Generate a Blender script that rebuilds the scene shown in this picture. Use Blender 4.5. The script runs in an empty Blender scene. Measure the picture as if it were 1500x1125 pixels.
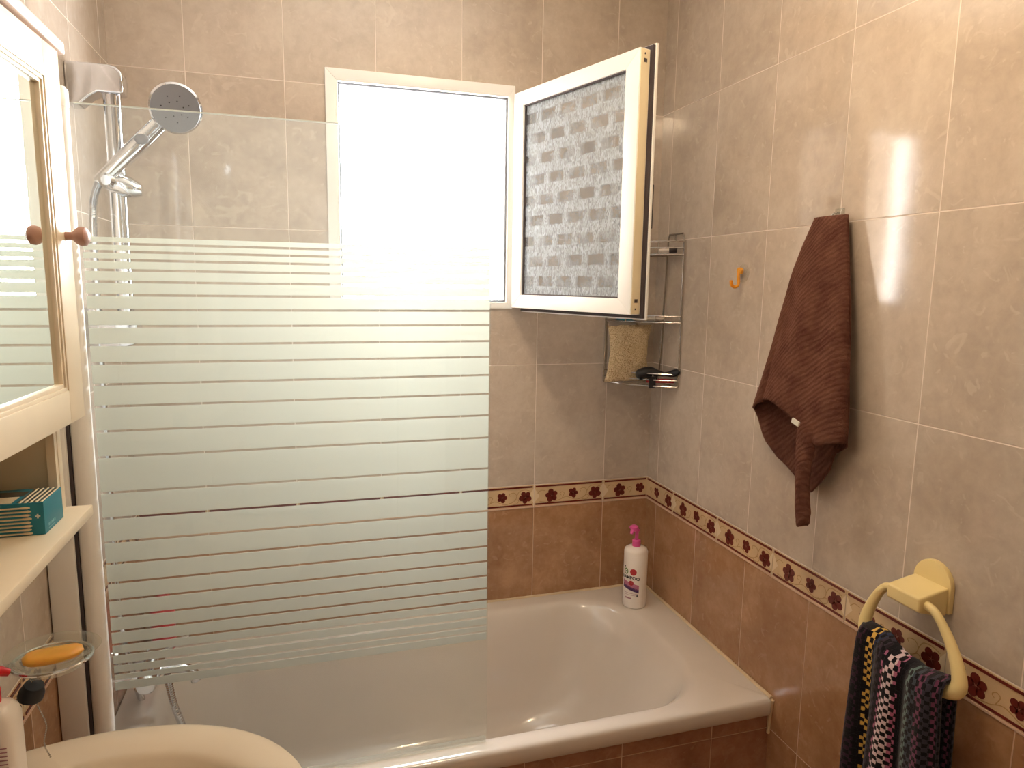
import bpy, math, random
from math import sin, cos, pi, radians as R
from mathutils import Vector, Matrix, noise
random.seed(7)
C = bpy.context.scene.collection
Z0 = .93          # height of the border strip's top edge above the floor; shapes below are drawn from that edge

# ------------------------------------------------------------------ camera, light, exposure
cam = bpy.data.cameras.new('camera'); co = bpy.data.objects.new('camera', cam); C.objects.link(co)
cam.sensor_width = 36; cam.lens = 24.14; cam.clip_start = .02
rt = Vector((.95766, -.28754, .01435)); dn = Vector((-.02775, -.14181, -.98951)); fw = Vector((.28656, .94721, -.14378))
co.matrix_world = Matrix(((rt.x, -dn.x, -fw.x, -1.1324), (rt.y, -dn.y, -fw.y, -2.0919), (rt.z, -dn.z, -fw.z, .6589+Z0), (0, 0, 0, 1)))
bpy.context.scene.camera = co
vs = bpy.context.scene.view_settings
vs.view_transform = 'Standard'; vs.look = 'None'; vs.gamma = 1; vs.use_curve_mapping = False
vs.exposure = 0.34
W = bpy.data.worlds.new('sky'); bpy.context.scene.world = W; W.use_nodes = True
W.node_tree.nodes['Background'].inputs[0].default_value = (.95, .975, 1, 1)
W.node_tree.nodes['Background'].inputs[1].default_value = 46
LAMP = 66.0        # strength of the ceiling lamp's glass panes
pl = bpy.data.lights.new('window_daylight', 'AREA'); pl.shape = 'RECTANGLE'; pl.size = .54; pl.size_y = .64
pl.cycles.is_portal = True
po = bpy.data.objects.new('window_daylight', pl); C.objects.link(po)
po.location = (-.78, .11, .905+Z0); po.rotation_euler = (R(-90), 0, 0)

# ------------------------------------------------------------------ mesh helpers
class MB:
    def __init__(s): s.v = []; s.f = []; s.m = []; s.uv = None
    def add(s, vs_, fs, mi=0):
        b = len(s.v); s.v += [tuple(v) for v in vs_]
        for f in fs: s.f.append(tuple(b+i for i in f)); s.m.append(mi)
        return s
    def box(s, x0, x1, y0, y1, z0, z1, mi=0):
        x0, x1 = sorted((x0, x1)); y0, y1 = sorted((y0, y1)); z0, z1 = sorted((z0, z1))
        return s.add([(x0,y0,z0),(x1,y0,z0),(x1,y1,z0),(x0,y1,z0),(x0,y0,z1),(x1,y0,z1),(x1,y1,z1),(x0,y1,z1)],
                     [(0,3,2,1),(4,5,6,7),(0,1,5,4),(1,2,6,5),(2,3,7,6),(3,0,4,7)], mi)
    def obox(s, o, a, b, c, mi=0):     # oriented box from corner o along a, b, c
        o, a, b, c = map(Vector, (o, a, b, c))
        return s.add([o, o+a, o+a+b, o+b, o+c, o+a+c, o+a+b+c, o+b+c],
                     [(0,3,2,1),(4,5,6,7),(0,1,5,4),(1,2,6,5),(2,3,7,6),(3,0,4,7)], mi)
    def loft(s, loops, cap=(True, True), closed=True, mi=0):
        n = len(loops[0]); b = len(s.v)
        for l in loops: s.v += [tuple(p) for p in l]
        for i in range(len(loops)-1):
            for j in range(n if closed else n-1):
                k = (j+1) % n
                s.f.append((b+i*n+j, b+i*n+k, b+(i+1)*n+k, b+(i+1)*n+j)); s.m.append(mi)
        if cap[0]: s.f.append(tuple(b+j for j in reversed(range(n)))); s.m.append(mi)
        if cap[1]: s.f.append(tuple(b+(len(loops)-1)*n+j for j in range(n))); s.m.append(mi)
        return s
    def lathe(s, prof, o=(0,0,0), ax=(0,0,1), n=28, mi=0, cap=(True, True), sx=1, sy=1):
        ax = Vector(ax).normalized(); u = ax.orthogonal().normalized(); w = ax.cross(u); o = Vector(o)
        if abs(ax.z) > .99: u = Vector((1,0,0)); w = Vector((0,1,0))*(1 if ax.z > 0 else -1)
        return s.loft([[o+ax*h+u*(r*cos(2*pi*j/n)*sx)+w*(r*sin(2*pi*j/n)*sy) for j in range(n)] for r, h in prof], cap=cap, mi=mi)
    def tube(s, pts, r, n=10, mi=0, closed=False, cap=True):
        pts = [Vector(p) for p in pts]; L = []; N = len(pts); up = None
        for i, p in enumerate(pts):
            a = pts[(i-1) % N] if (closed or i) else p; c = pts[(i+1) % N] if (closed or i < N-1) else p
            t = (c-a).normalized()
            if up is None: up = t.orthogonal().normalized()
            up = (up - t*up.dot(t)).normalized(); w = t.cross(up)
            rr = r[i] if isinstance(r, (list, tuple)) else r
            L.append([p+up*(rr*cos(2*pi*j/n))+w*(rr*sin(2*pi*j/n)) for j in range(n)])
        if closed:
            b = len(s.v); s.loft(L, cap=(False, False), mi=mi)
            for j in range(n):
                k = (j+1) % n; s.f.append((b+(N-1)*n+j, b+(N-1)*n+k, b+k, b+j)); s.m.append(mi)
            return s
        return s.loft(L, cap=(cap, cap), mi=mi)
    def ball(s, c, r, n=16, sc=(1,1,1), mi=0):
        c = Vector(c); L = []
        for i in range(1, n):
            a = pi*i/n-pi/2
            L.append([c+Vector((cos(a)*cos(2*pi*j/(n+4))*r*sc[0], cos(a)*sin(2*pi*j/(n+4))*r*sc[1], sin(a)*r*sc[2])) for j in range(n+4)])
        return s.loft(L, mi=mi)
    def poly(s, pts, d, mi=0):         # flat outline pushed along d
        n = len(pts); d = Vector(d); P = [Vector(p) for p in pts]
        return s.add(P+[p+d for p in P], [tuple(range(n-1, -1, -1)), tuple(range(n, 2*n))]+[(i, (i+1) % n, n+(i+1) % n, n+i) for i in range(n)], mi)
    def build(s, name, mats, parent=None, bevel=0, seg=2, sub=0, smooth=True, loc=None):
        me = bpy.data.meshes.new(name); me.from_pydata(s.v, [], s.f)
        if not isinstance(mats, (list, tuple)): mats = [mats]
        for m in mats: me.materials.append(m)
        for p, mi in zip(me.polygons, s.m): p.material_index = mi
        me.validate(); me.update()
        import bmesh
        bm = bmesh.new(); bm.from_mesh(me); bmesh.ops.recalc_face_normals(bm, faces=bm.faces)
        if bevel: 
            es = [e for e in bm.edges if len(e.link_faces) == 2 and e.calc_face_angle(0) > R(35)]
            bmesh.ops.bevel(bm, geom=es, offset=bevel, segments=seg, profile=.6, affect='EDGES', clamp_overlap=True)
        bm.to_mesh(me); bm.free()
        if smooth:
            me.shade_smooth(); me.set_sharp_from_angle(angle=R(38))
        if loc is not None:
            for v in me.vertices: v.co -= Vector(loc)
        o = bpy.data.objects.new(name, me); C.objects.link(o)
        if loc is not None: o.location = loc
        if parent is not None:
            o.parent = parent
            o.location = Vector(o.location) - Vector(parent.get('_o', (0,0,0)))
        if sub:
            md = o.modifiers.new('smooth', 'SUBSURF'); md.levels = sub; md.render_levels = sub
        return o
def tag(o, label, cat, group=None, kind=None):
    o['label'] = label; o['category'] = cat
    if group: o['group'] = group
    if kind: o['kind'] = kind
    return o
def thing(name, label, cat, loc=(0,0,0), group=None):
    o = bpy.data.objects.new(name, None); C.objects.link(o); o.empty_display_size = .05
    o.location = loc; o['_o'] = tuple(loc)
    return tag(o, label, cat, group)
def struct(o, label, cat):
    return tag(o, label, cat, kind='structure')
def spline(P, n=10, closed=False):
    P = [Vector(p) for p in P]; out = []; N = len(P)
    for i in range(N if closed else N-1):
        g = lambda k: P[k % N] if closed else P[max(0, min(N-1, k))]
        a, b, c, d = g(i-1), g(i), g(i+1), g(i+2)
        for j in range(n):
            t = j/n
            out.append(.5*((2*b)+(c-a)*t+(2*a-5*b+4*c-d)*t*t+(3*b-a-3*c+d)*t**3))
    if not closed: out.append(P[-1])
    return out
def text_mb(txt, size, fn, name='x', ext=.0):
    cu = bpy.data.curves.new(name, 'FONT'); cu.body = txt; cu.size = size; cu.align_x = 'CENTER'; cu.resolution_u = 3; cu.offset = .012*size*2
    o = bpy.data.objects.new(name, cu); C.objects.link(o)
    bpy.context.view_layer.update()
    me = bpy.data.meshes.new_from_object(o); bpy.data.objects.remove(o); bpy.data.curves.remove(cu)
    vs_ = [fn(v.co.x, v.co.y) for v in me.vertices]; fs = [tuple(p.vertices) for p in me.polygons]
    bpy.data.meshes.remove(me); return vs_, fs

# ------------------------------------------------------------------ materials
def srgb(r, g, b):
    f = lambda c: c/12.92 if c <= .04045 else ((c+.055)/1.055)**2.4
    return (f(r/255), f(g/255), f(b/255), 1)
class NT:
    def __init__(s, name):
        s.mat = bpy.data.materials.new(name); s.mat.use_nodes = True; s.t = s.mat.node_tree; s.n = s.t.nodes
        s.p = s.n['Principled BSDF']; s.out = s.n['Material Output']
    def node(s, t, **k):
        n = s.n.new(t)
        for a, b in k.items(): setattr(n, a, b)
        return n
    def put(s, sock, v):
        if v is None: return
        if isinstance(v, (int, float)): sock.default_value = v
        elif isinstance(v, tuple): sock.default_value = v
        else: s.t.links.new(v, sock)
    def m(s, op, a, b=None, c=None):
        n = s.node('ShaderNodeMath', operation=op)
        s.put(n.inputs[0], a); s.put(n.inputs[1], b); s.put(n.inputs[2], c); return n.outputs[0]
    def noise(s, vec, scale, detail=4, rough=.55, dist=0):
        n = s.node('ShaderNodeTexNoise'); s.put(n.inputs['Vector'], vec); n.inputs['Scale'].default_value = scale
        n.inputs['Detail'].default_value = detail; n.inputs['Roughness'].default_value = rough; n.inputs['Distortion'].default_value = dist
        return n.outputs[0]
    def ramp(s, f, stops, interp='LINEAR'):
        n = s.node('ShaderNodeValToRGB'); s.put(n.inputs[0], f); e = n.color_ramp.elements; n.color_ramp.interpolation = interp
        while len(e) < len(stops): e.new(.5)
        for i, (p, c) in enumerate(stops): e[i].position = p; e[i].color = c
        return n.outputs[0]
    def mix(s, f, a, b, bt='MIX'):
        n = s.node('ShaderNodeMix', data_type='RGBA', blend_type=bt)
        s.put(n.inputs[0], f); s.put(n.inputs[6], a); s.put(n.inputs[7], b); return n.outputs[2]
    def obj(s): return s.node('ShaderNodeTexCoord').outputs['Object']
    def bump(s, h, dist=1.0, st=1.0):
        n = s.node('ShaderNodeBump'); n.inputs['Distance'].default_value = dist; n.inputs['Strength'].default_value = st
        s.put(n.inputs['Height'], h); s.t.links.new(n.outputs[0], s.p.inputs['Normal']); return n
    def set(s, **k):
        for a, b in k.items(): s.put(s.p.inputs[a.replace('_', ' ')], b)
        return s
def plain(name, col, rough=.5, metal=0, coat=0, trans=0, nb=0, ns=60, var=.06, spec=.5, sss=0):
    t = NT(name); v = t.obj()
    f = t.noise(v, 9, 3); c2 = tuple(max(0, c*(1-var*2)) for c in col[:3])+(1,); c1 = tuple(min(1, c*(1+var)) for c in col[:3])+(1,)
    t.set(Base_Color=t.ramp(f, [(.3, c2), (.7, c1)]), Roughness=rough, Metallic=metal)
    t.p.inputs['Coat Weight'].default_value = coat; t.p.inputs['Transmission Weight'].default_value = trans
    t.p.inputs['Specular IOR Level'].default_value = spec
    if sss: t.p.inputs['Subsurface Weight'].default_value = sss; t.p.inputs['Subsurface Scale'].default_value = .01
    if nb: t.bump(t.noise(v, ns, 3), nb)
    return t.mat
def tile(name, axis, off, zoff, w, h, cols, grout, gw=.0013, ns=5, flecks=None, zdir=None, tilt=.006, rough=.09):
    t = NT(name); v = t.obj(); sp = t.node('ShaderNodeSeparateXYZ'); t.put(sp.inputs[0], v)
    a = sp.outputs['XYZ'.index(axis)]; z = sp.outputs[2 if zdir is None else 'XYZ'.index(zdir)]
    u = t.m('DIVIDE', t.m('SUBTRACT', t.m('MULTIPLY', a, -1.0), off), w); vv = t.m('DIVIDE', t.m('SUBTRACT', z, zoff), h)
    fu = t.m('FRACT', u); fv = t.m('FRACT', vv)
    fu = t.m('SUBTRACT', u, t.m('FLOOR', u)); fv = t.m('SUBTRACT', vv, t.m('FLOOR', vv))
    du = t.m('MULTIPLY', t.m('MINIMUM', fu, t.m('SUBTRACT', 1.0, fu)), w)
    dv = t.m('MULTIPLY', t.m('MINIMUM', fv, t.m('SUBTRACT', 1.0, fv)), h)
    d = t.m('MINIMUM', du, dv)
    mr = t.node('ShaderNodeMapRange', interpolation_type='SMOOTHSTEP'); t.put(mr.inputs[0], d)
    mr.inputs[1].default_value = gw*.55; mr.inputs[2].default_value = gw*1.3; mr.inputs[3].default_value = 1; mr.inputs[4].default_value = 0
    g = mr.outputs[0]
    cid = t.node('ShaderNodeCombineXYZ'); t.put(cid.inputs[0], t.m('FLOOR', u)); t.put(cid.inputs[1], t.m('FLOOR', vv))
    wn = t.node('ShaderNodeTexWhiteNoise', noise_dimensions='3D'); t.put(wn.inputs[0], cid.outputs[0])
    ws = t.node('ShaderNodeSeparateColor'); t.put(ws.inputs[0], wn.outputs[1])
    off3 = t.node('ShaderNodeVectorMath', operation='MULTIPLY_ADD'); t.put(off3.inputs[0], wn.outputs[1]); off3.inputs[1].default_value = (9, 9, 9); t.put(off3.inputs[2], v)
    q = off3.outputs[0]
    n1 = t.noise(q, ns, 5, .6, .6); n2 = t.noise(q, ns*7, 4, .65, .3)
    f = t.m('ADD', t.m('MULTIPLY', n1, .62), t.m('MULTIPLY', n2, .38))
    c = t.ramp(f, [(.36, cols[0]), (.5, cols[1]), (.64, cols[2])])
    if flecks:
        fl = t.noise(q, ns*4.2, 2, .5, 2.2); c = t.mix(t.ramp(fl, [(.62, (0,0,0,1)), (.70, (.5,.5,.5,1))]), c, flecks)
    k = t.m('ADD', .95, t.m('MULTIPLY', ws.outputs[0], .1))
    hsv = t.node('ShaderNodeHueSaturation'); t.put(hsv.inputs['Value'], k); t.put(hsv.inputs['Color'], c)
    t.set(Base_Color=t.mix(g, hsv.outputs[0], grout), Roughness=t.m('ADD', rough, t.m('MULTIPLY', g, .5)))
    t.p.inputs['Specular IOR Level'].default_value = .55
    # each tile sits a hair out of plane, its glaze gently wavy
    hh = t.m('MULTIPLY', t.m('MULTIPLY', t.m('SUBTRACT', ws.outputs[1], .5), tilt), t.m('MULTIPLY', fu, w))
    h2 = t.m('MULTIPLY', t.m('MULTIPLY', t.m('SUBTRACT', ws.outputs[2], .5), tilt), t.m('MULTIPLY', fv, h))
    wv = t.m('MULTIPLY', t.noise(v, 14, 1), .00016)
    H = t.m('ADD', t.m('ADD', hh, h2), t.m('SUBTRACT', wv, t.m('MULTIPLY', g, .0006)))
    t.bump(H, 1.0)
    return t.mat
TW = .25; TH = .4; BB = -.0769
UP = [srgb(178,163,149), srgb(189,174,159), srgb(199,185,170)]; GR = srgb(226,212,200)
LO = [srgb(150,110,80), srgb(165,124,91), srgb(182,141,106)]; GR2 = srgb(206,172,142)
m_up_back = tile('beige_wall_tile_back', 'X', .1679, .0015, TW, .401, UP, GR, flecks=srgb(203,190,175))
m_up_right = tile('beige_wall_tile_right', 'Y', .0691, .0015, TW, .401, UP, GR, flecks=srgb(203,190,175))
m_lo_back = tile('brown_wall_tile_back', 'X', .1679, BB, TW, .4018, LO, GR2, flecks=srgb(190,150,118))
m_lo_right = tile('brown_wall_tile_right', 'Y', .0691, BB, TW, .4018, LO, GR2, flecks=srgb(190,150,118))
m_apron = tile('brown_apron_tile', 'X', .1705, -.4787, TW, .4018, [srgb(140,98,74), srgb(156,112,86), srgb(172,128,100)], GR2, flecks=srgb(176,134,104))
m_floor = tile('floor_tile', 'X', .02, .05, .31, .31, LO, GR2, zdir='Y')
m_white_wall = plain('ceiling_paint', srgb(232,226,214), .8)
m_lcream = plain('border_cream', srgb(206,176,138), .2, nb=.0004, ns=120, var=.08)
m_ledge = plain('border_light_edge', srgb(218,184,158), .25)
m_lmaroon = plain('border_maroon', srgb(102,40,34), .2)
m_lvine = plain('border_vine', srgb(172,140,96), .25)
m_lpale = plain('border_pale_diamond', srgb(222,200,166), .2)
m_lmid = plain('flower_centre', srgb(150,92,78), .25)
m_enamel = plain('bath_enamel', srgb(208,197,185), .12, coat=.4, var=.01)
m_basin = plain('basin_ceramic', srgb(224,208,186), .1, coat=.5, var=.01)
m_chrome = plain('chrome', srgb(214,216,220), .09, metal=1, var=.02)
m_chrome_d = plain('shower_face_grey', srgb(128,128,134), .35, metal=.3, var=.03)
m_wire = plain('chromed_wire', srgb(190,186,182), .22, metal=1, var=.05)
m_alu = plain('white_lacquered_aluminium', srgb(240,238,234), .3, var=.01)
m_alu_edge = plain('cream_sash_edge', srgb(226,212,180), .4, var=.02)
m_gasket = plain('dark_gasket', srgb(64,54,56), .6)
m_gasket_l = plain('grey_gasket', srgb(120,122,128), .6)
m_black = plain('black_plastic', srgb(26,25,30), .4)
m_cab = plain('cream_cabinet_lacquer', srgb(232,216,190), .35, var=.02, nb=.0002, ns=30)
m_crown = plain('pinkish_cornice', srgb(222,196,184), .4, var=.02)
m_knob = plain('pinkish_wood_knob', srgb(176,132,116), .4, var=.08)
m_red = plain('red_plastic', srgb(206,24,34), .3)
m_pink = plain('pink_plastic', srgb(214,84,150), .35, var=.02)
m_bottle = plain('white_bottle_plastic', srgb(236,226,216), .3, var=.01)
m_ringp = plain('cream_yellow_plastic', srgb(230,208,148), .35, var=.02)
m_edge = plain('bright_edge_line', srgb(214,222,216), .15)  # opaque pale colour for the bright line along the screen's top edge
m_seal = plain('old_silicone', srgb(214,190,156), .4, var=.1)
m_soap = plain('yellow_soap', srgb(240,176,72), .35, var=.12, sss=.3)
m_teal = plain('teal_card', srgb(20,118,138), .5, var=.04)
m_paper = plain('printed_white', srgb(236,232,220), .5)
m_bud = plain('printed_cream', srgb(222,205,172), .6)
m_budk = plain('printed_dark', srgb(74,70,58), .6)
m_lighttxt = plain('pale_teal_print', srgb(120,180,192), .5)
m_ink = plain('ink', srgb(40,34,40), .6)
m_redink = plain('red_print', srgb(178,44,52), .5, var=.1)
m_greenink = plain('green_print', srgb(92,122,48), .5)
m_violet = plain('violet_print', srgb(74,40,88), .5)
m_mauve = plain('mauve_print', srgb(190,110,140), .5)
m_rosetxt = plain('rose_print', srgb(170,120,130), .5)
m_wood_d = plain('door_wood', srgb(190,160,120), .5, var=.1)
m_court = plain('courtyard_render', srgb(84,72,58), .9)
m_bluebox = plain('light_blue_sponge', srgb(70,170,200), .8, nb=.001, ns=200)
m_greysoap = plain('pale_wrapper', srgb(205,195,185), .5)
m_plug = plain('black_rubber', srgb(28,27,34), .55)

def glassy(name, tint=(1,1,1,1), gl=.02, haze=0, ior=1.5, bumpf=None):
    t = NT(name); t.n.remove(t.p)
    tr = t.node('ShaderNodeBsdfTransparent'); tr.inputs[0].default_value = tint
    g = t.node('ShaderNodeBsdfGlossy'); g.inputs['Roughness'].default_value = gl
    fr_ = t.node('ShaderNodeFresnel'); fr_.inputs[0].default_value = ior; ge = t.node('ShaderNodeNewGeometry')
    fr = t.node('ShaderNodeMath', operation='MULTIPLY'); t.put(fr.inputs[0], fr_.outputs[0]); t.put(fr.inputs[1], t.m('SUBTRACT', 1.0, ge.outputs['Backfacing']))
    if bumpf:
        b = t.node('ShaderNodeBump'); b.inputs['Distance'].default_value = 1; t.put(b.inputs['Height'], bumpf(t))
        t.t.links.new(b.outputs[0], g.inputs['Normal'])
    mx = t.node('ShaderNodeMixShader'); t.put(mx.inputs[0], fr.outputs[0]); t.t.links.new(tr.outputs[0], mx.inputs[1]); t.t.links.new(g.outputs[0], mx.inputs[2])
    last = mx.outputs[0]
    if haze:
        df = t.node('ShaderNodeBsdfDiffuse'); df.inputs[0].default_value = (.85,.87,.85,1)
        tl = t.node('ShaderNodeBsdfTranslucent'); tl.inputs[0].default_value = (.85,.87,.85,1)
        a = t.node('ShaderNodeMixShader'); a.inputs[0].default_value = .5; t.t.links.new(df.outputs[0], a.inputs[1]); t.t.links.new(tl.outputs[0], a.inputs[2])
        m2 = t.node('ShaderNodeMixShader'); m2.inputs[0].default_value = haze; t.t.links.new(last, m2.inputs[1]); t.t.links.new(a.outputs[0], m2.inputs[2]); last = m2.outputs[0]
    t.t.links.new(last, t.out.inputs[0]); return t.mat
m_glass = glassy('clear_screen_glass', (.965,.985,.975,1), .015, haze=.03)
m_clear = glassy('clear_plastic', (.93,.93,.9,1), .08, haze=.14)
m_dish = glassy('clear_dish_glass', (.93,.93,.88,1), .05, haze=.10, ior=1.7)
def patterned():     # cast glass: clear rippled rectangles in a brick bond between whitish streaky bands
    t = NT('patterned_cast_glass'); t.n.remove(t.p); uv = t.node('ShaderNodeTexCoord').outputs['UV']
    n0 = t.node('ShaderNodeTexNoise'); t.put(n0.inputs[0], uv); n0.inputs['Scale'].default_value = 70
    va = t.node('ShaderNodeVectorMath', operation='MULTIPLY_ADD'); t.put(va.inputs[0], n0.outputs[1]); va.inputs[1].default_value = (.008, .006, 0); t.put(va.inputs[2], uv)
    sp = t.node('ShaderNodeSeparateXYZ'); t.put(sp.inputs[0], va.outputs[0]); u, v = sp.outputs[0], sp.outputs[1]
    row = t.m('DIVIDE', v, .0590); ri = t.m('FLOOR', row); rf = t.m('SUBTRACT', row, ri)
    odd = t.m('SUBTRACT', ri, t.m('MULTIPLY', t.m('FLOOR', t.m('DIVIDE', ri, 2.0)), 2.0))
    cu = t.m('ADD', t.m('DIVIDE', u, .088), t.m('MULTIPLY', odd, .5)); cf = t.m('SUBTRACT', cu, t.m('FLOOR', cu))
    def band(x, w, e):
        d = t.m('ABSOLUTE', t.m('SUBTRACT', x, .5)); n = t.node('ShaderNodeMapRange', interpolation_type='SMOOTHSTEP'); t.put(n.inputs[0], d)
        n.inputs[1].default_value = w-e; n.inputs[2].default_value = w+e; n.inputs[3].default_value = 1; n.inputs[4].default_value = 0; return n.outputs[0]
    brick = t.m('MULTIPLY', t.m('MULTIPLY', band(cf, .37, .045), band(rf, .25, .04)), t.ramp(t.noise(uv, 16, 3), [(.35, (.35,.35,.35,1)), (.58, (1,1,1,1))]))
    mp = t.node('ShaderNodeMapping'); t.put(mp.inputs[0], uv); mp.inputs[3].default_value = (1, .28, 1)
    st = t.noise(mp.outputs[0], 190, 3, .6, 1.6); rp = t.noise(uv, 420, 2, .6, .8)
    H = t.m('ADD', t.m('MULTIPLY', st, .0016), t.m('MULTIPLY', rp, .0006))
    bp = t.node('ShaderNodeBump'); bp.inputs['Distance'].default_value = 1; t.put(bp.inputs['Height'], H)
    ge = t.node('ShaderNodeNewGeometry')
    g = t.node('ShaderNodeBsdfGlossy'); g.inputs['Roughness'].default_value = .12; t.t.links.new(bp.outputs[0], g.inputs['Normal'])
    rf_ = t.node('ShaderNodeBsdfTransparent'); rf_.inputs[0].default_value = (.90,.90,.90,1)
    df = t.node('ShaderNodeBsdfDiffuse'); df.inputs[0].default_value = (.66,.74,.82,1); t.t.links.new(bp.outputs[0], df.inputs['Normal'])
    tl = t.node('ShaderNodeBsdfTranslucent'); tl.inputs[0].default_value = (.70,.78,.86,1)
    def mixs(f, a, b):
        m = t.node('ShaderNodeMixShader'); t.put(m.inputs[0], f); t.t.links.new(a, m.inputs[1]); t.t.links.new(b, m.inputs[2]); return m.outputs[0]
    sc = mixs(.45, df.outputs[0], tl.outputs[0])
    fz = t.ramp(st, [(.40, (.05,.05,.05,1)), (.60, (1,1,1,1))])
    k = t.m('ADD', t.m('MULTIPLY', t.m('SUBTRACT', 1.0, brick), t.m('ADD', .12, t.m('MULTIPLY', fz, .52))), .16)
    body = mixs(k, rf_.outputs[0], sc)
    body = mixs(t.m('MULTIPLY', t.m('SUBTRACT', 1.0, ge.outputs['Backfacing']), .022), body, g.outputs[0])
    t.t.links.new(body, t.out.inputs[0]); return t.mat
m_rain = patterned()
def frosted():
    t = NT('white_frosted_print'); t.n.remove(t.p)
    df = t.node('ShaderNodeBsdfDiffuse'); df.inputs[0].default_value = (.76,.76,.70,1)
    tl = t.node('ShaderNodeBsdfTranslucent'); tl.inputs[0].default_value = (.78,.78,.73,1)
    a = t.node('ShaderNodeMixShader'); a.inputs[0].default_value = .5; t.t.links.new(df.outputs[0], a.inputs[1]); t.t.links.new(tl.outputs[0], a.inputs[2])
    g = t.node('ShaderNodeBsdfGlossy'); g.inputs['Roughness'].default_value = .25
    b = t.node('ShaderNodeMixShader'); b.inputs[0].default_value = .05; t.t.links.new(a.outputs[0], b.inputs[1]); t.t.links.new(g.outputs[0], b.inputs[2])
    t.t.links.new(b.outputs[0], t.out.inputs[0]); return t.mat
m_frost = frosted()
def emis(name, col, s):
    t = NT(name); t.n.remove(t.p); e = t.node('ShaderNodeEmission'); e.inputs[0].default_value = col; e.inputs[1].default_value = s
    t.t.links.new(e.outputs[0], t.out.inputs[0]); return t.mat
m_lamp = emis('lamp_glass_glow', (1, .77, .50, 1), LAMP)
t = NT('mirror_silver'); t.set(Base_Color=(.9,.93,.9,1), Metallic=1, Roughness=.01); m_mirror = t.mat

# ------------------------------------------------------------------ the room
LX = -1.6; CZ = 1.56; FZ = -Z0; NY = -2.75
WX0, WX1, WZ0, WZ1 = -1.06, -.505, .583, 1.25        # window opening
b = MB()
for z0, z1, mi in ((FZ, BB, 1), (BB, CZ, 0)):
    if z1 < WZ0: b.box(LX-.12, .12, 0, .12, z0, z1, mi)
    else:
        b.box(LX-.12, .12, 0, .12, z0, WZ0, 0); b.box(LX-.12, .12, 0, .12, WZ1, z1, 0)
        b.box(LX-.12, WX0, 0, .12, WZ0, WZ1, 0); b.box(WX1, .12, 0, .12, WZ0, WZ1, 0)
struct(b.build('wall_back', [m_up_back, m_lo_back], smooth=False), 'tiled wall with the window, beige above and brown below', 'wall')
b = MB(); b.box(0, .12, NY-.12, 0, FZ, BB, 1); b.box(0, .12, NY-.12, 0, BB, CZ, 0)
struct(b.build('wall_right', [m_up_right, m_lo_right], smooth=False), 'long tiled wall on the right with the towels', 'wall')
b = MB(); b.box(LX-.12, LX, NY-.12, 0, FZ, BB, 1); b.box(LX-.12, LX, NY-.12, 0, BB, CZ, 0)
struct(b.build('wall_left', [m_up_right, m_lo_right], smooth=False), 'tiled wall behind the mirror cabinet and washbasin', 'wall')
DX0, DX1, DZ = -1.15, -.4, FZ+2.03
b = MB(); b.box(LX, DX0, NY-.12, NY, FZ, CZ); b.box(DX1, 0, NY-.12, NY, FZ, CZ); b.box(DX0, DX1, NY-.12, NY, DZ, CZ)
struct(b.build('wall_front', [m_up_back], smooth=False), 'tiled wall behind the camera with the door', 'wall')
d = MB().box(DX0+.02, DX1-.02, NY-.08, NY-.04, FZ+.005, DZ-.02).build('door_1', m_wood_d, bevel=.002)
struct(d, 'plain wooden bathroom door behind the camera', 'door'); 
MB().tube([(DX0+.1, NY-.04, FZ+1), (DX0+.1, NY+.01, FZ+1), (DX0+.2, NY+.01, FZ+1)], .009).build('door_handle', m_chrome, d)
b = MB(); b.box(DX0-.06, DX0+.02, NY-.1, NY+.012, FZ, DZ+.06); b.box(DX1-.02, DX1+.06, NY-.1, NY+.012, FZ, DZ+.06); b.box(DX0, DX1, NY-.1, NY+.012, DZ-.02, DZ+.06)
struct(b.build('trim_4', m_wood_d, bevel=.002), 'wooden door surround', 'trim')
struct(MB().box(LX-.12, .12, NY-.12, .12, FZ-.05, FZ).build('floor', m_floor, smooth=False), 'brown tiled bathroom floor', 'floor')
struct(MB().box(LX-.12, .12, NY-.12, .12, CZ, CZ+.05).build('ceiling', m_white_wall, smooth=False), 'white painted ceiling', 'ceiling')
# tiled front of the bath
struct(MB().box(LX, 0, -.71, -.66, FZ, -.425).build('wall_bath', m_apron, smooth=False), 'low brown tiled wall under the front rim of the bath', 'wall')

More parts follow.
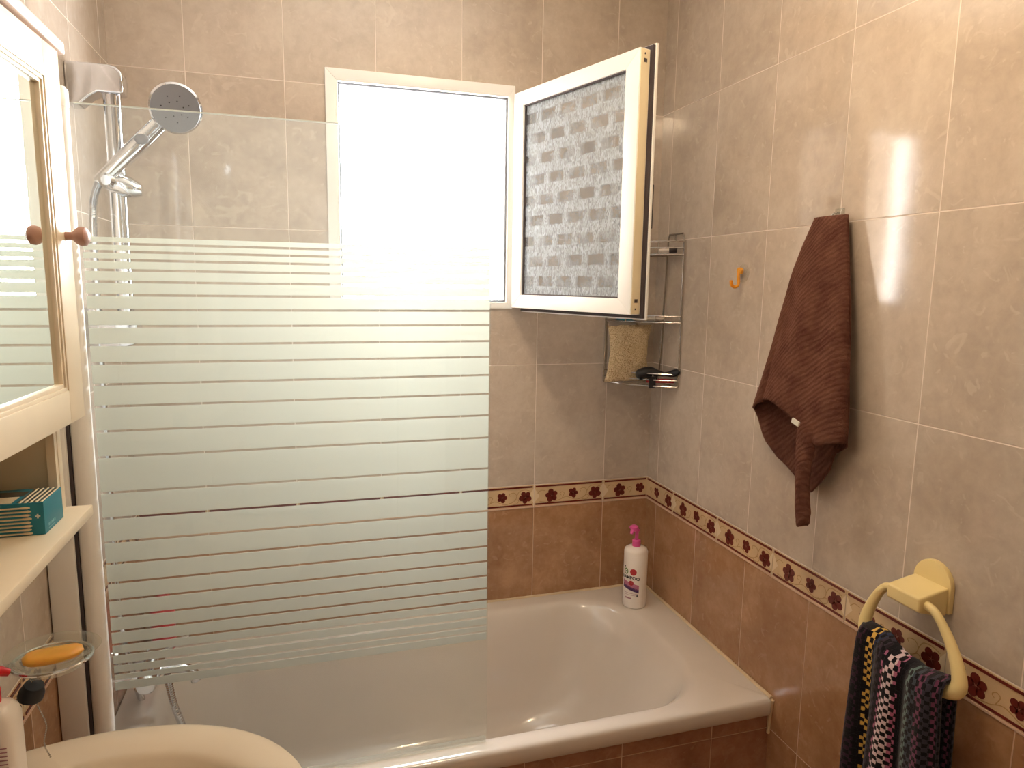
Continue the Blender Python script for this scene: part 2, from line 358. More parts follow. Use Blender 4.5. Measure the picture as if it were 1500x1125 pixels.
# flowered border strip: 25 cm pieces, each with three flowers on a curling vine
def flower(bm, P, cu, cz, r, rot, mi=2):
    n = 5
    for k in range(n):
        a = rot+2*pi*k/n; px = cu+cos(a)*r*.58; pz = cz+sin(a)*r*.58; pts = []
        for j in range(12):
            q = 2*pi*j/12; rr = r*(.52 if k % 2 else .46)
            e = cos(q)*rr*1.12; f = sin(q)*rr*.92*(1+.15*cos(q))
            pts.append(P(px+e*cos(a)-f*sin(a), pz+e*sin(a)+f*cos(a), .0009))
        bm.poly(pts, P(0, 0, .0005, True), mi)
    for k in range(n):
        a = rot+2*pi*(k+.5)/n
        bm.poly([P(cu+cos(a+s)*r*q, cz+sin(a+s)*r*q, .0015) for s, q in ((0, .42), (.5, .06), (pi, .05), (-.5, .06))], P(0, 0, .0003, True), 4)
def border(name, P, joints, lo, hi, label):
    bm = MB(); th = .0015
    def rect(u0, u1, z0, z1, h0, h1, mi):
        bm.poly([P(u0, z0, h0), P(u1, z0, h0), P(u1, z1, h0), P(u0, z1, h0)], P(0, 0, h1-h0, True), mi)
    H = BB
    for j0 in joints:
        a, c = max(lo, j0+.0012), min(hi, j0+TW-.0012)
        if c-a < .005: continue
        rect(a, c, H+.0015, -.0005, 0, .0008, 0)                    # body
        rect(a, c, H+.0015, H+.006, .0008, .0026, 3)               # light lower bead
        rect(a+.004, c-.004, H+.0085, H+.0135, .0008, .0022, 2)      # maroon lines
        rect(a+.004, c-.004, -.0085, -.0030, .0008, .0022, 2)
        for s, cc in ((-1, j0+TW), (1, j0)):                        # pale half diamonds at the joints
            if lo < cc < hi:
                bm.poly([P(cc+s*.001, H+.015, .0008), P(cc+s*.020, H*.5, .0008), P(cc+s*.001, -.011, .0008)], P(0, 0, .0003, True), 5)
        for fu, fz, r, rot in ((.25, -.040, .0205, .5), (.56, -.036, .0160, 1.2), (.88, -.040, .0200, 2.1)):
            x = j0+fu*TW
            if lo+.012 < x < hi-.012: flower(bm, P, x, fz, r, rot)
        for pts in ([(.08, -.058), (.2, -.062), (.35, -.058), (.46, -.048), (.6, -.060), (.72, -.052), (.76, -.034), (.72, -.022), (.66, -.026), (.67, -.033)],
                    [(.40, -.052), (.43, -.036), (.40, -.030), (.37, -.036), (.39, -.042)],
                    [(.76, -.034), (.80, -.018), (.88, -.015), (.95, -.02)],
                    [(.66, -.056), (.74, -.062), (.79, -.052), (.76, -.046), (.73, -.05)],
                    [(.05, -.03), (.1, -.02), (.16, -.022)]):
            q = [(j0+p[0]*TW, p[1]) for p in pts]
            if min(p[0] for p in q) > lo and max(p[0] for p in q) < hi:
                sp = spline([(p[0], p[1], 0) for p in q], 5)
                for A, B_ in zip(sp[:-1], sp[1:]):
                    dx, dz = B_.x-A.x, B_.y-A.y; L = math.hypot(dx, dz) or 1; nx, nz = -dz/L*.0009, dx/L*.0009
                    bm.poly([P(A.x-nx, A.y-nz, .0008), P(B_.x-nx, B_.y-nz, .0008), P(B_.x+nx, B_.y+nz, .0008), P(A.x+nx, A.y+nz, .0008)], P(0, 0, .0003, True), 1)
    o = bm.build(name, [m_lcream, m_lvine, m_lmaroon, m_ledge, m_lmid, m_lpale], smooth=False)
    return struct(o, label, 'border strip')
border('trim_1', lambda u, z, h, d=False: Vector((0, -h, 0)) if d else Vector((u, -h, z)), [-(.1679+k*TW) for k in range(0, 7)], LX, -.001, 'flowered border strip on the wall under the window')
border('trim_2', lambda u, z, h, d=False: Vector((-h, 0, 0)) if d else Vector((-h, -u, z)), [.1815+k*TW for k in range(-1, 11)], .001, -NY, 'flowered border strip along the right wall')
border('trim_3', lambda u, z, h, d=False: Vector((h, 0, 0)) if d else Vector((LX+h, u, z)), [-(.1+k*TW) for k in range(0, 12)], NY, -.001, 'flowered border strip on the wall above the washbasin')

# ------------------------------------------------------------------ window: fixed frame and the sash swung into the room
wr = thing('window_1', 'white framed window standing open with patterned glass', 'window', (-.78, 0, WZ0)); wr['kind'] = 'structure'
b = MB(); f = .034
def ring(bm, A, B_, y0, y1):       # frame from outer rect A (x0, x1, z0, z1) to inner rect B
    o = [(A[0], A[2]), (A[1], A[2]), (A[1], A[3]), (A[0], A[3])]; i = [(B_[0], B_[2]), (B_[1], B_[2]), (B_[1], B_[3]), (B_[0], B_[3])]
    for k in range(4):
        j = (k+1) % 4; bm.poly([(p[0], y0, p[1]) for p in (o[k], o[j], i[j], i[k])], (0, y1-y0, 0))
ring(b, (WX0, WX1, WZ0, WZ1), (WX0+f, WX1-.02, WZ0+.02, WZ1-f), -.010, .06)
b.build('window_frame', m_alu, wr, bevel=.0015)
b = MB(); g = .006; x0, x1, z0, z1 = WX0+f, WX1-.02, WZ0+.02, WZ1-f
ring(b, (x0, x1, z0, z1), (x0+g, x1-g, z0+g, z1-g), .002, .02)
b.build('window_gasket', m_gasket_l, wr)
th = R(18.3); dv = Vector((sin(th), -cos(th), 0)); nv = Vector((cos(th), sin(th), 0)); zv = Vector((0, 0, 1))
hp = Vector((-.512, -.022, 0)); SW, s0, s1 = .521, .587, 1.223; T = .034
def sb(bm, a0, a1, zz0, zz1, n0, n1, mi=0): bm.obox(hp+dv*a0+zv*zz0+nv*n0, dv*(a1-a0), nv*(n1-n0), zv*(zz1-zz0), mi); return bm
sash = MB(); fr_ = .047; fb = .040
def mitre(bm, A, B_, n0, n1):       # frame ring from outer rect A to inner rect B
    o = [(A[0], A[2]), (A[1], A[2]), (A[1], A[3]), (A[0], A[3])]; i = [(B_[0], B_[2]), (B_[1], B_[2]), (B_[1], B_[3]), (B_[0], B_[3])]
    for k in range(4):
        j = (k+1) % 4; q = [o[k], o[j], i[j], i[k]]
        bm.poly([hp+dv*p[0]+zv*p[1]+nv*n0 for p in q], nv*(n1-n0))
mitre(sash, (0, SW, s0, s1), (fr_, SW-fr_, s0+fb, s1-fb), 0, T)
so = sash.build('sash', m_alu, wr, bevel=.0012, loc=tuple(hp+zv*s0))
so['_o'] = tuple(hp+zv*s0)
b = MB(); mitre(b, (-.004, SW+.014, s0-.014, s1+.014), (fr_+.004, SW-fr_-.004, s0+fb+.004, s1-fb-.004), T+.007, T+.014)
b.build('sash_flange', m_alu, so, bevel=.001)
b = MB(); mitre(b, (0.002, SW+.010, s0-.010, s1+.010), (.03, SW-.008, s0+.008, s1-.008), T, T+.007)
b.build('sash_gasket', m_gasket, so)
b = MB(); mitre(b, (fr_-.002, SW-fr_+.002, s0+fb-.002, s1-fb+.002), (fr_+.004, SW-fr_-.004, s0+fb+.004, s1-fb-.004), .006, .022)
b.build('pane_bead', m_gasket, so)
b = MB(); sb(b, fr_-.001, SW-fr_+.001, s0+fb-.001, s1-fb+.001, .011, .016); pn = b.build('pane', m_rain, so, smooth=False)
uvl = pn.data.uv_layers.new(name='UVMap')
for lp_ in pn.data.loops:
    q = pn.data.vertices[lp_.vertex_index].co+Vector(so['_o']) if False else pn.data.vertices[lp_.vertex_index].co
    uvl.data[lp_.index].uv = ((q-hp).dot(dv)+.02, q.z-s0+.004)
b = MB(); sb(b, SW-.001, SW+.0015, s0+.002, s1-.002, .003, T-.003); b.build('lock_edge', m_alu_edge, so)
b = MB()
for zz in (s0+.030, s1-.032): sb(b, SW+.001, SW+.0025, zz, zz+.009, .012, .022)
for zz in (s0+.012, s1-.014): sb(b, SW+.001, SW+.0025, zz, zz+.004, .014, .018)
b.build('lock_slots', m_gasket, so)
hb = MB(); sb(hb, SW-.038, SW-.014, .86, .92, T+.014, T+.024); sb(hb, SW-.034, SW-.018, .895, .915, T+.02, T+.05)
sb(hb, SW-.034, SW-.02, .905-.10, .915, T+.042, T+.054)
hb.build('sash_handle', m_gasket, so, bevel=.002)
struct(MB().box(-1.62, -1.42, .13, 3.2, -1.5, 3.2).build('wall_courtyard', m_court, smooth=False), 'rendered neighbouring wall outside to the left of the window', 'outside wall')

# ------------------------------------------------------------------ ceiling lamp (outside the frame, seen in the tile gloss)
lp = thing('ceiling_lamp', 'small square glass ceiling lamp with warm light', 'lamp', (-.62, -1.12, CZ))
MB().lathe([(.05, 0), (.05, -.02), (.012, -.03), (.012, -.07)], (-.62, -1.12, CZ)).build('lamp_base', m_chrome, lp)
b = MB(); cx, cy, hw, zt, zb = -.62, -1.12, .085, CZ-.06, CZ-.15
for sx in (-1, 1):
    for sy in (-1, 1): b.box(cx+sx*hw-.005, cx+sx*hw+.005, cy+sy*hw-.005, cy+sy*hw+.005, zb, zt)
    b.box(cx+sx*hw-.005, cx+sx*hw+.005, cy-hw, cy+hw, zt-.01, zt); b.box(cx+sx*hw-.005, cx+sx*hw+.005, cy-hw, cy+hw, zb, zb+.008)
    b.box(cx-hw, cx+hw, cy+sx*hw-.005, cy+sx*hw+.005, zt-.01, zt); b.box(cx-hw, cx+hw, cy+sx*hw-.005, cy+sx*hw+.005, zb, zb+.008)
b.box(cx-.006, cx+.006, cy-hw, cy+hw, zb, zb+.008); b.box(cx-hw, cx+hw, cy-.006, cy+.006, zb, zb+.008)
b.box(cx-hw, cx+hw, cy-hw, cy+hw, zt, zt+.006)
b.build('lamp_frame', m_gasket, lp)
b = MB(); q = hw-.012
for sx in (-1, 1):
    for sy in (-1, 1): b.box(cx+sx*(q/2+.004)-q/2+.003, cx+sx*(q/2+.004)+q/2-.003, cy+sy*(q/2+.004)-q/2+.003, cy+sy*(q/2+.004)+q/2-.003, zb+.004, zb+.0065)
b.box(cx-q, cx+q, cy-hw+.006, cy-hw+.009, zb+.012, zt-.014); b.box(cx-q, cx+q, cy+hw-.009, cy+hw-.006, zb+.012, zt-.014)
b.box(cx-hw+.006, cx-hw+.009, cy-q, cy+q, zb+.012, zt-.014); b.box(cx+hw-.009, cx+hw-.006, cy-q, cy+q, zb+.012, zt-.014)
b.build('lamp_glass', m_lamp, lp, smooth=False)

# ------------------------------------------------------------------ bath
bt = thing('bathtub', 'long cream enamelled bathtub set along the window wall', 'bathtub', (-.8, -.36, FZ))
RZ = -.391
def rr(x0, x1, y0, y1, r, z, n=14, rL=None):      # rounded rectangle loop, ccw; r right-end radius, rL left-end
    rL = rL or r; L = []
    for (cx_, cy_, a0, q) in ((x1-r, y1-r, 0, r), (x0+rL, y1-rL, 90, rL), (x0+rL, y0+rL, 180, rL), (x1-r, y0+r, 270, r)):
        for k in range(n+1):
            a = R(a0+90*k/n); L.append(Vector((cx_+q*cos(a), cy_+q*sin(a), z)))
    out = []; N = len(L)
    for i in range(N):
        a, c = L[i], L[(i+1) % N]; out.append(a)
        if i % (n+1) == n:
            for k in range(1, 8): out.append(a.lerp(c, k/8))
    return out
e = .002
b = MB()
loops = [rr(LX+e, -e, -.712, -e, .012, RZ-.045), rr(LX+e, -e, -.722, -e, .012, RZ-.044), rr(LX+e, -e, -.725, -e, .012, RZ-.036), rr(LX+e, -e, -.725, -e, .014, RZ-.010),
         rr(LX+e, -e, -.721, -e, .014, RZ-.003), rr(LX+e, -e, -.714, -e, .014, RZ)]
b.loft(loops, cap=(False, False))
inn = [rr(-1.53, -.118, -.678, -.052, .20, RZ+.0005), rr(-1.52, -.128, -.672, -.062, .20, RZ-.004), rr(-1.51, -.142, -.662, -.075, .20, RZ-.016),
       rr(-1.50, -.175, -.650, -.092, .19, RZ-.08), rr(-1.49, -.235, -.635, -.108, .18, RZ-.20), rr(-1.48, -.30, -.615, -.125, .17, RZ-.31), rr(-1.46, -.36, -.59, -.15, .16, RZ-.355), rr(-1.42, -.42, -.55, -.19, .14, RZ-.375)]
b.loft(list(reversed(inn)), cap=(True, False))
# rim bridge: match loop sampling by angle
A = loops[-1]; B_ = inn[0]; nA, nB = len(A), len(B_)
def bridge(bm, A, B_):
    base = len(bm.v); bm.v += [tuple(p) for p in A]+[tuple(p) for p in B_]
    i = j = 0; nA, nB = len(A), len(B_)
    while i < nA or j < nB:
        a0, a1, b0, b1 = A[i % nA], A[(i+1) % nA], B_[j % nB], B_[(j+1) % nB]
        if j >= nB or (i < nA and (a1-b0).length <= (a0-b1).length):
            bm.f.append((base+i % nA, base+(i+1) % nA, base+nA+j % nB)); i += 1
        else:
            bm.f.append((base+i % nA, base+nA+(j+1) % nB, base+nA+j % nB)); j += 1
        bm.m.append(0)
bridge(b, A, B_)
# weld coincident vertices through rounding
def weld(bm):
    mp = {}; nv_ = []; idx = []
    for v in bm.v:
        k = tuple(round(c, 5) for c in v)
        if k not in mp: mp[k] = len(nv_); nv_.append(v)
        idx.append(mp[k])
    F = []; M_ = []
    for f_, m_ in zip(bm.f, bm.m):
        q = []
        for i in f_:
            if idx[i] not in q: q.append(idx[i])
        if len(q) > 2: F.append(tuple(q)); M_.append(m_)
    bm.v, bm.f, bm.m = nv_, F, M_
weld(b)
b.build('tub_shell', m_enamel, bt)
b = MB()
for pts in ([(-.004, -.004, RZ+.001), (LX+.004, -.004, RZ+.001)], [(-.004, -.004, RZ+.001), (-.004, -.718, RZ+.001)], [(-.003, -.722, RZ-.002), (-.003, -.716, RZ-.05), (-.003, -.714, RZ-.10)]):
    sp = []
    for a, c in zip(pts[:-1], pts[1:]):
        a, c = Vector(a), Vector(c); n_ = max(2, int((c-a).length/.02))
        sp += [a.lerp(c, k/n_) for k in range(n_)]
    sp.append(Vector(pts[-1]))
    b.tube(sp, [.0050+.0012*noise.noise(p*40) for p in sp], 8)
b.build('sealant', m_seal, bt)
MB().lathe([(.032, 0), (.032, .003), (.024, .005), (.005, .004)], (-1.30, -.37, RZ-.3745)).build('drain', m_chrome, bt)

# ------------------------------------------------------------------ shower screen
sc = thing('shower_screen', 'glass bath screen printed with white horizontal bands, fixed to the bath rim', 'shower screen', (-1.15, -.68, RZ))
GY = -.68
MB().box(-1.512, -.755, GY-.003, GY+.003, RZ+.006, .9585).build('glass_pane', m_glass, sc, bevel=.0006)
MB().box(-1.505, -.756, GY-.0032, GY+.0032, .9578, .9596).build('bright_top_edge', m_edge, sc)  # pale strip over the pane's top edge, its bright line put in as colour
gaps = [.721, .707, .692, .674, .653, .629, .602, .572, .538, .504, .465, .424, .377, .328, .259, .209, .162, .119, .080, .045, .011, -.019, -.046, -.067, -.088, -.107, -.122]
edges = [.7325]+gaps+[-.1415]
b = MB()
for i in range(len(edges)-1):
    zt = edges[i]-(0 if i == 0 else .0023); zb = edges[i+1]+(0 if i == len(edges)-2 else .0023)
    b.box(-1.508, -.7565, GY+.0031, GY+.0036, zb, zt)
b.build('frosted_bands', m_frost, sc, smooth=False)
MB().box(-1.5555, -1.547, GY-.012, GY+.012, RZ+.003, .98).build('profile_gap_shade', m_gasket, sc)  # dark strip standing in for the shade in the gap between the profiles
MB().box(-1.5985, -1.553, GY-.02, GY+.012, RZ+.002, .985).build('wall_profile', m_alu, sc, bevel=.004)
MB().lathe([(.018, 0), (.018, 1.355)], (-1.531, GY, RZ+.006), n=24).build('hinge_profile', m_alu, sc)
MB().lathe([(.019, 0), (.019, .028), (.015, .034)], (-1.531, GY, .950), n=24).build('profile_cap', m_alu, sc)
MB().box(-1.511, -.758, GY-.005, GY+.005, RZ+.0005, RZ+.010).build('bottom_seal', m_clear, sc)

# ------------------------------------------------------------------ shower
rl = thing('shower_rail', 'chrome vertical riser rail on the left wall behind the screen', 'shower rail', (-1.515, -.35, .53))
PX, PY = -1.518, -.35
MB().lathe([(.0175, 0), (.0175, .53)], (PX, PY, .55), n=24).build('riser_pipe', m_chrome, rl)
def bracket(z, s):
    q = [(LX+.0005, -.030), (-1.575, -.028), (-1.556, -.010), (-1.540, 0), (-1.495, 0), (-1.492, .004), (-1.490, .032), (-1.493, .045), (-1.502, .054), (-1.516, .058), (LX+.0005, .058)]
    MB().poly([(x, PY-.024, z+s*h) for x, h in q], (0, .048, 0)).build('rail_bracket', m_chrome, rl, bevel=.006, seg=4)
bracket(1.050, 1); bracket(.565, -1)
sl = MB(); L = []
for k in range(9):
    a = -1+2*k/8; r = .024*math.sqrt(max(.25, 1-abs(a)**3)); c = Vector((PX+.008+.042*a, PY-.008, .862-.010*a))
    L.append([c+Vector((0, r*cos(q), r*sin(q))) for q in [2*pi*j/20 for j in range(20)]])
sl.loft(L).build('slider', m_chrome, rl)
MB().lathe([(.016, 0), (.016, .012), (.010, .018)], (PX-.012, PY-.028, .866), (0, -1, 0), 20).build('slider_knob', m_chrome, rl)
hs = thing('hand_shower', 'round chrome hand shower hooked on the riser rail', 'hand shower', (-1.527, -.38, .885))
Hc = Vector((-1.388, -.385, 1.026)); hn = Vector((.10, -1, -.32)).normalized(); hs0 = Vector((-1.548, -.375, .862))
MB().lathe([(.022, -.030), (.040, -.024), (.0525, -.008), (.0535, .001), (.049, .006)], Hc, hn, 36).build('shower_head', m_chrome, hs)
b = MB(); b.lathe([(.0495, .0055), (.049, .0072), (.02, .0078)], Hc, hn, 36)
b.build('spray_face', m_chrome_d, hs)
b = MB(); uu = hn.orthogonal().normalized(); ww = hn.cross(uu)
for ring, n_ in ((.016, 6), (.028, 7)):
    for k in range(n_):
        a = 2*pi*k/n_+ring*30; b.lathe([(.0016, .0072), (.0012, .0092)], Hc+uu*ring*cos(a)+ww*ring*sin(a), hn, 8)
b.build('spray_nozzles', m_ink, hs)
dirh = (hs0-Hc).normalized(); pts = spline([Hc+dirh*.036-hn*.024, Hc+dirh*.075-hn*.016, Hc+dirh*.13-hn*.006, hs0], 6)
MB().tube(pts, [.0145+.003*max(0, 1-i/6)+.004*sin(pi*i/(len(pts)-1)) for i in range(len(pts))], 18).build('handle', m_chrome, hs)
bc = Hc+dirh*.098-hn*-.003+Vector((0, -.012, 0))
MB().ball(bc, .011, 12, (1.3, .5, 1)).build('spray_button', m_chrome_d, hs)
hose = spline([hs0+Vector((.002, 0, .004)), (-1.560, -.372, .835), (-1.567, -.368, .78), (-1.571, -.366, .6), (-1.572, -.37, .2), (-1.572, -.36, -.15), (-1.560, -.30, -.35), (-1.530, -.30, -.46), (-1.495, -.31, -.53), (-1.455, -.34, -.47), (-1.470, -.35, -.38), (-1.480, -.355, -.30)], 30)
hr = [.0078+(.0012 if i % 2 else 0) for i in range(len(hose))]
MB().tube(hose, hr, 10).build('hose', m_chrome, hs)
mx = thing('bath_mixer_tap', 'chrome bath mixer tap low on the left wall behind the screen', 'tap', (-1.6, -.355, -.27))
b = MB(); b.lathe([(.02, -.085), (.024, -.08), (.024, .08), (.02, .085)], (-1.51, -.355, -.275), (0, 1, 0), 24)
for y in (-.30, -.41): b.lathe([(.032, .001), (.030, .008), (.014, .014), (.014, .09)], (LX, y, -.275), (1, 0, 0), 20)
b.build('mixer_body', m_chrome, mx)
MB().tube(spline([(-1.51, -.355, -.285), (-1.46, -.355, -.285), (-1.425, -.355, -.30), (-1.415, -.355, -.325)], 5), .013, 14).build('spout', m_chrome, mx)
MB().tube([(-1.51, -.355, -.255), (-1.505, -.36, -.235), (-1.455, -.37, -.21), (-1.42, -.375, -.20)], [.016, .018, .010, .007], 12).build('lever', m_chrome, mx)
rb = thing('red_bottle', 'red plastic bottle on the back rim of the bath, seen through the screen', 'bottle', (-1.545, -.038, RZ))
MB().lathe([(.030, 0), (.033, .004), (.033, .13), (.026, .15), (.012, .155)], (-1.545, -.038, RZ+.001)).build('bottle_body', m_red, rb)
MB().lathe([(.013, .155), (.013, .185)], (-1.545, -.038, RZ+.001)).build('cap', m_redink, rb)

# ------------------------------------------------------------------ shampoo bottle in the corner
sp_ = thing('shampoo_bottle', 'white pump bottle with pink pump in the bath corner', 'bottle', (-.108, -.145, RZ))
sx0, sy0, sz0 = -.108, -.145, RZ+.0006; SR = .0385
MB().lathe([(SR-.006, 0), (SR-.001, .002), (SR, .008), (SR, .188), (SR-.003, .196), (SR-.011, .2015), (.016, .204)], (sx0, sy0, sz0), n=40).build('bottle_body', m_bottle, sp_)
MB().lathe([(.0135, .203), (.0135, .224), (.011, .226)], (sx0, sy0, sz0)).build('collar', m_pink, sp_)
b = MB(); b.lathe([(.006, .225), (.006, .258)], (sx0, sy0, sz0)); 
b.loft([[Vector((sx0-.004+.013*cos(q)*w-.008*(i > 1), sy0-.002+.013*sin(q)*w, sz0+z)) for q in [2*pi*j/20 for j in range(20)]] for i, (w, z) in enumerate(((.55, .254), (1, .258), (1.15, .266), (1.05, .272), (.6, .276)))])
b.tube([(sx0-.008, sy0-.006, sz0+.266), (sx0-.022, sy0-.012, sz0+.262), (sx0-.027, sy0-.014, sz0+.252)], [.008, .007, .005], 10)
b.build('pump_head', m_pink, sp_)
ca = math.atan2(-2.0919-sy0, -1.1324-sx0)-.05      # the label faces a little left of the viewer
def wrap(x, y, off=.0004): a = ca+x/SR; r = SR+off; return Vector((sx0+r*cos(a), sy0+r*sin(a), sz0+y))
def wpatch(bm, x0, x1, y0f, y1f, mi, off=.0004, n=10):
    for k in range(n):
        a, c = x0+(x1-x0)*k/n, x0+(x1-x0)*(k+1)/n
        bm.add([wrap(a, y0f(a), off), wrap(c, y0f(c), off), wrap(c, y1f(c), off), wrap(a, y1f(a), off)], [(0, 1, 2, 3)], mi)
def wdisc(bm, x, y, r, mi, off=.0005, ry=None):
    ry = ry or r; bm.add([wrap(x+r*cos(2*pi*j/20), y+ry*sin(2*pi*j/20), off) for j in range(20)], [tuple(range(20))], mi)
lb = MB()
wdisc(lb, -.004, .127, .0110, 1, .0008); wdisc(lb, -.006, .129, .0080, 7, .0011); wdisc(lb, -.029, .126, .0080, 2, .0008, ry=.0105); wdisc(lb, -.029, .126, .005, 4, .0011, ry=.007); wdisc(lb, -.029, .126, .0022, 5, .0014)
wdisc(lb, -.036, .141, .003, 0); wdisc(lb, -.010, .089, .0085, 1, .0008)
vs_, fs = text_mb('SHAMPOO', .0150, lambda x, y: wrap(x-.018, y+.1025-3*x*x, .0012)); lb.add(vs_, fs, 0)
arc = lambda h: (lambda x: h-.010+9*(x+.02)**2*.6 if x < .02 else h-.004)
arc = lambda h: (lambda x: h-8*max(0, .012+x*.45)**2+.006*(-x/.03)*.9)
wpatch(lb, -.042, .016, arc(.070), arc(.088), 6); wpatch(lb, -.042, .016, arc(.062), arc(.074), 3); wpatch(lb, -.042, .016, arc(.079), arc(.0805), 8, .0006)
wpatch(lb, -.038, .014, lambda x: .053, lambda x: .0542, 8); wpatch(lb, -.034, .012, lambda x: .047, lambda x: .048, 8)
wpatch(lb, -.03, -.008, lambda x: .034, lambda x: .039, 8); wpatch(lb, .009, .013, lambda x: .043, lambda x: .050, 0)
lb.build('label', [m_ink, m_redink, m_greenink, m_violet, m_paper, m_ink, m_mauve, m_redink, m_rosetxt], sp_, smooth=False)

# ------------------------------------------------------------------ corner wire shelf and what stands on it
cs = thing('corner_shelf', 'three tier chromed wire shelf in the corner behind the open window', 'shelf', (-.006, -.006, .34))
Rq = .183; wr_ = .0021
def arcp(r, z, bow=.45, n=16):     # front rail from the back wall to the right wall, bowed out
    A = Vector((-r, -.008, z)); B_ = Vector((-.008, -r, z)); out = []
    for k in range(n+1):
        t_ = k/n; q = pi/2*t_; p = A.lerp(B_, t_); c = Vector((-.008-(r-.008)*cos(q), -.008-(r-.008)*sin(q), z)); out.append(p.lerp(c, bow))
    return out
for z in (.757, .546, .343):
    b = MB(); ar = arcp(Rq, z)
    b.tube(ar, wr_*1.3, 8); b.tube(arcp(Rq, z+.020), wr_, 8)
    if z != .546: b.tube(arcp(Rq, z+.040), wr_, 8)
    b.tube([(-Rq, -.008, z), (-.008, -.008, z), (-.008, -Rq, z)], wr_*1.3, 8)
    for k in range(1, 13):
        p = ar[k*16//13+ (1 if k > 6 else 0)]; b.tube([p, (p.x*.12-.006, min(-.008, p.y+.0+(.10 if p.y < -.1 else .0)*0-.0), z)] if False else [p, Vector((-.008, p.y, z))], wr_*.8, 6)
    for q in (ar[0], ar[5], ar[11], ar[-1]): b.tube([q, q+Vector((0, 0, .040 if z != .546 else .02))], wr_, 6)
    b.build('wire_tier', m_wire, cs)
for pa in ((0, 1), (1, 0)):
    b = MB(); 
    P_ = lambda t_, z: Vector((-.006*1-(t_ if pa[0] else 0), -.006-(t_ if pa[1] else 0), z))
    b.tube([P_(.052, .343), P_(.076, .81), P_(.082, .822), P_(.165, .822), P_(.172, .81), P_(.177, .343)], wr_*1.3, 8)
    b.tube([P_(.12, .822), P_(.12, .805), P_(.128, .80)], wr_*1.2, 6)
    b.build('side_frame', m_wire, cs)
# natural loofah
lf = MB(); n1, n2 = 18, 26; fr0 = []
for side in (1, -1):
    g_ = []
    for i in range(n2+1):
        t_ = i/n2; z = .353+.181*t_; w0 = .080-.014*sin(pi*t_*.95)*(1 if True else 0); row = []
        for j in range(n1+1):
            s = -1+2*j/n1; nz_ = noise.noise(Vector((s*3, t_*4, side)))*.004
            x = -.134+s*(w0+.003*noise.noise(Vector((t_*9, s, 3))))+.004*t_; y = -.082-side*(.016*(1-abs(s)**3)**.5*(1-abs(2*t_-1)**8)**.5+0)-(nz_ if abs(s) < .95 else 0)+.10*0
            y += -.0*s
            row.append(Vector((x, y, z+.004*noise.noise(Vector((s*2, side*0, 5)))*(1 if i in (0, n2) else 0))))
        g_.append(row)
    fr0.append(g_)
for g_ in fr0:
    base = len(lf.v); lf.v += [tuple(p) for r_ in g_ for p in r_]
    for i in range(n2):
        for j in range(n1): lf.f.append((base+i*(n1+1)+j, base+i*(n1+1)+j+1, base+(i+1)*(n1+1)+j+1, base+(i+1)*(n1+1)+j)); lf.m.append(0)
weld(lf)
t = NT('loofah_fibre'); v = t.obj(); vo = t.node('ShaderNodeTexVoronoi', feature='DISTANCE_TO_EDGE'); vo.inputs['Scale'].default_value = 190
wv_ = t.node('ShaderNodeVectorMath', operation='ADD'); t.put(wv_.inputs[0], v)
nn = t.node('ShaderNodeTexNoise'); t.put(nn.inputs[0], v); nn.inputs['Scale'].default_value = 90; sc_ = t.node('ShaderNodeVectorMath', operation='SCALE'); t.put(sc_.inputs[0], nn.outputs[1]); sc_.inputs[3].default_value = .012; t.put(wv_.inputs[1], sc_.outputs[0])
t.put(vo.inputs['Vector'], wv_.outputs[0]); f_ = t.ramp(vo.outputs[0], [(.02, srgb(236,216,178)), (.22, srgb(182,152,112))])
t.set(Base_Color=t.mix(t.ramp(t.noise(v, 16, 2), [(.4, (0,0,0,1)), (.6, (.6,.6,.6,1))]), f_, srgb(214,190,148)), Roughness=.9); t.bump(t.m('MULTIPLY', vo.outputs[0], -.004), 1); m_loofah = t.mat
lo = lf.build('loofah', m_loofah); tag(lo, 'beige natural loofah standing on the bottom tier of the corner shelf', 'loofah')
# black hair brush lying on the bottom rail
hbk = thing('hair_brush', 'black plastic brush lying on the bottom tier beside the loofah', 'brush', (-.06, -.14, .385))
MB().tube(spline([(-.118, -.112, .374), (-.098, -.115, .381), (-.072, -.12, .386), (-.05, -.13, .383), (-.035, -.142, .38)], 5), [.004, .010, .014, .016, .016, .017, .018, .018, .018, .017, .017, .016, .015, .013, .012, .011, .010, .009, .008, .008, .007], 14).build('brush_head', m_black, hbk)
MB().tube(spline([(-.037, -.141, .380), (-.022, -.160, .383), (-.012, -.178, .389), (-.010, -.192, .392)], 5), [.007, .007, .007, .008, .009, .010, .011, .0115, .012, .012, .012, .011, .010, .008, .006, .004], 12).build('brush_handle', m_black, hbk)
b = MB()
for k in range(60):
    a = random.random(); b.tube([(-.112+.066*a, -.114-.014*a+random.uniform(-.008, .008), .375), (-.112+.066*a, -.118-.014*a+random.uniform(-.012, .012), .362)], .0008, 5)
b.build('bristles', m_black, hbk)
MB().box(-.088, -.064, -.147, -.143, .336, .374).build('brush_tab', m_black, hbk, bevel=.002)
b = MB(); b.lathe([(.006, 0), (.007, .004), (.007, .085), (.004, .09)], (-.075, -.105, .356), (.75, -.60, .04), 14)
tag(b.build('red_razor_handle', m_redink), 'dark red plastic stick lying under the black brush', 'handle')
vb = thing('small_vial', 'small pale tube with a dark cap lying on the top shelf tier', 'tube', (-.05, -.13, .768))
MB().lathe([(.005, 0), (.0075, .004), (.0075, .034)], (-.064, -.125, .7675), (.6, -.45, .05), 16).build('vial_body', m_bottle, vb)
MB().lathe([(.0082, .034), (.0082, .054), (.006, .057)], (-.064, -.125, .7675), (.6, -.45, .05), 16).build('vial_cap', m_gasket, vb)
b = MB(); L = []
